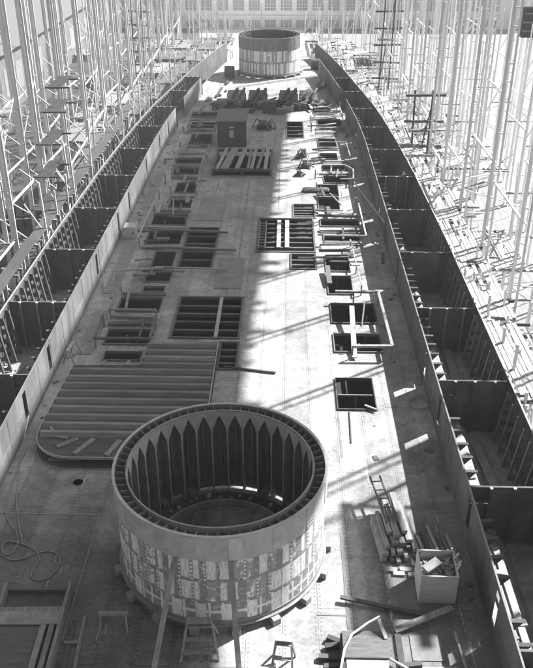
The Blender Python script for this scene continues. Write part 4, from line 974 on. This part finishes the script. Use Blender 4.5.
dark_tower(-21.5,140,13,'dark scaffold far along the left staging',3,0,6)
# dark equipment box hung on the right column
t = thing('hanging_box','dark box hung on a pale column at the top right corner','box',(32.9,106,11.8))
M().box(-1.2,1.6,-.7,.7,0,3.4).build('body',TARRED,t); M().box(-1.3,1.7,-.8,.8,3.403,3.55).build('lid',S_DARK,t)
for zz in (.7,1.7,2.7): M().box(-1.22,1.62,-.76,-.703,zz,zz+.14).build('band',S_MID,t)
# unseen runway and boarded stage, added to cast shade on the deck
def RE(y): return 34.2+.042*(y-25)
t = thing('shade_runway','unseen crane runway added high above the right staging to shade the left deck','crane runway',(0,0,0))
rw = M()
ysr = list(range(16,160,12))
for y0,y1 in zip(ysr,ysr[1:]):
    rw.quad((23.4,y0,42),(RE(y0),y0,42),(RE(y1),y1,42),(23.4,y1,42)); rw.quad((23.4,y1,42.4),(RE(y1),y1,42.4),(RE(y0),y0,42.4),(23.4,y0,42.4))
rw.build('shade_runway_deck',S_MID,t)
fr_ = M()  # random slats added to break up the edge of the cast shade
y = 18
while y < 146:
    fr_.box(RE(y)+.01,RE(y)+random.uniform(.3,1.5),y,y+random.uniform(.3,1.0),41.9,42.1); y += random.choice([1.3,2.1,3.4,5.2])
fr_.build('shade_slats',S_MID,t)
for y in range(20,150,32): M().box(34.8,35.05,y-.12,y+.12,-10,41.9).build('column',WHITEW,t)  # columns of the added unseen runway
for x in (23.5,34.9): M().box(x-.05,x+.05,16,148,40.6,41.99).build('girder',S_MID,t)
t = thing('shade_stage','unseen boarded stage added above the right staging to shade the near right deck','stage',(27.6,41.2,20))
bs = M()
for k in range(8):
    if k in (3,): continue
    bs.box(-4.6+.7*k,-4.6+.7*k+.62,-6.5+(k%3)*.7,3.4-(k%4)*.9-.25*k,0,.08)
bs.build('planking',WOODY,t)
for yy_ in (-5,-1,3): M().box(-4.6,1.0,yy_-.1,yy_+.1,-.25,-.003).build('bearer',WOODY,t)
for xx in (-4.3,.8):
    for yy_ in (-5,3): M().box(xx-.12,xx+.12,yy_-.12-.3,yy_+.12-.3,-30,-.26).build('post',WHITEW,t)

# ------------------------------------------------------------------ air
hz = M().box(-420,420,-60,420,-11,44)
hm = bpy.data.materials.new('haze_air'); hm.use_nodes = True; N = hm.node_tree.nodes; L = hm.node_tree.links
N.remove(N['Principled BSDF']); pv = N.new('ShaderNodeVolumePrincipled'); pv.inputs['Color'].default_value = (.93,.93,.93,1); pv.inputs['Density'].default_value = HAZE = .0006
pv.inputs['Anisotropy'].default_value = .35
L.new(pv.outputs[0], N['Material Output'].inputs['Volume'])
kind(hz.build('haze',hm),'stuff')

# ------------------------------------------------------------------ light
az = math.atan2(.82,.575); el = math.radians(44)      # azimuth measured from +Y towards +X
w = bpy.data.worlds.new('World'); sc.world = w; w.use_nodes = True
N = w.node_tree.nodes; L = w.node_tree.links; bg = N['Background']
sky = N.new('ShaderNodeTexSky'); sky.sky_type = 'NISHITA'; sky.sun_disc = False; sky.sun_elevation = el; sky.sun_rotation = az; sky.dust_density = 2.5
bw = N.new('ShaderNodeRGBToBW'); L.new(sky.outputs[0], bw.inputs[0]); L.new(bw.outputs[0], bg.inputs['Color']); bg.inputs['Strength'].default_value = .05
sun = bpy.data.lights.new('sun','SUN'); sun.energy = 5; sun.angle = math.radians(.7); sun.color = (1,1,1)
so = bpy.data.objects.new('sun',sun); COL.objects.link(so)
d = Vector((-math.sin(az)*math.cos(el), -math.cos(az)*math.cos(el), -math.sin(el)))
so.rotation_euler = d.to_track_quat('-Z','Y').to_euler(); so.location = (60,60,70)

# ------------------------------------------------------------------ camera
cam = bpy.data.cameras.new('camera'); cam.sensor_fit = 'HORIZONTAL'; cam.sensor_width = 36; cam.lens = 810/533*36; cam.clip_end = 3000; cam.clip_start = .5
co = bpy.data.objects.new('camera',cam); COL.objects.link(co); co.location = (3,0,28)
co.rotation_euler = (math.radians(90-28.9),0,math.radians(1.393)); sc.camera = co
sc.render.engine = 'CYCLES'
sc.cycles.volume_bounces = 0; sc.cycles.max_bounces = 6; sc.cycles.diffuse_bounces = 4
sc.view_settings.view_transform = 'Standard'; sc.view_settings.look = 'None'; sc.view_settings.gamma = 1; sc.view_settings.use_curve_mapping = False
sc.view_settings.exposure = 1.57
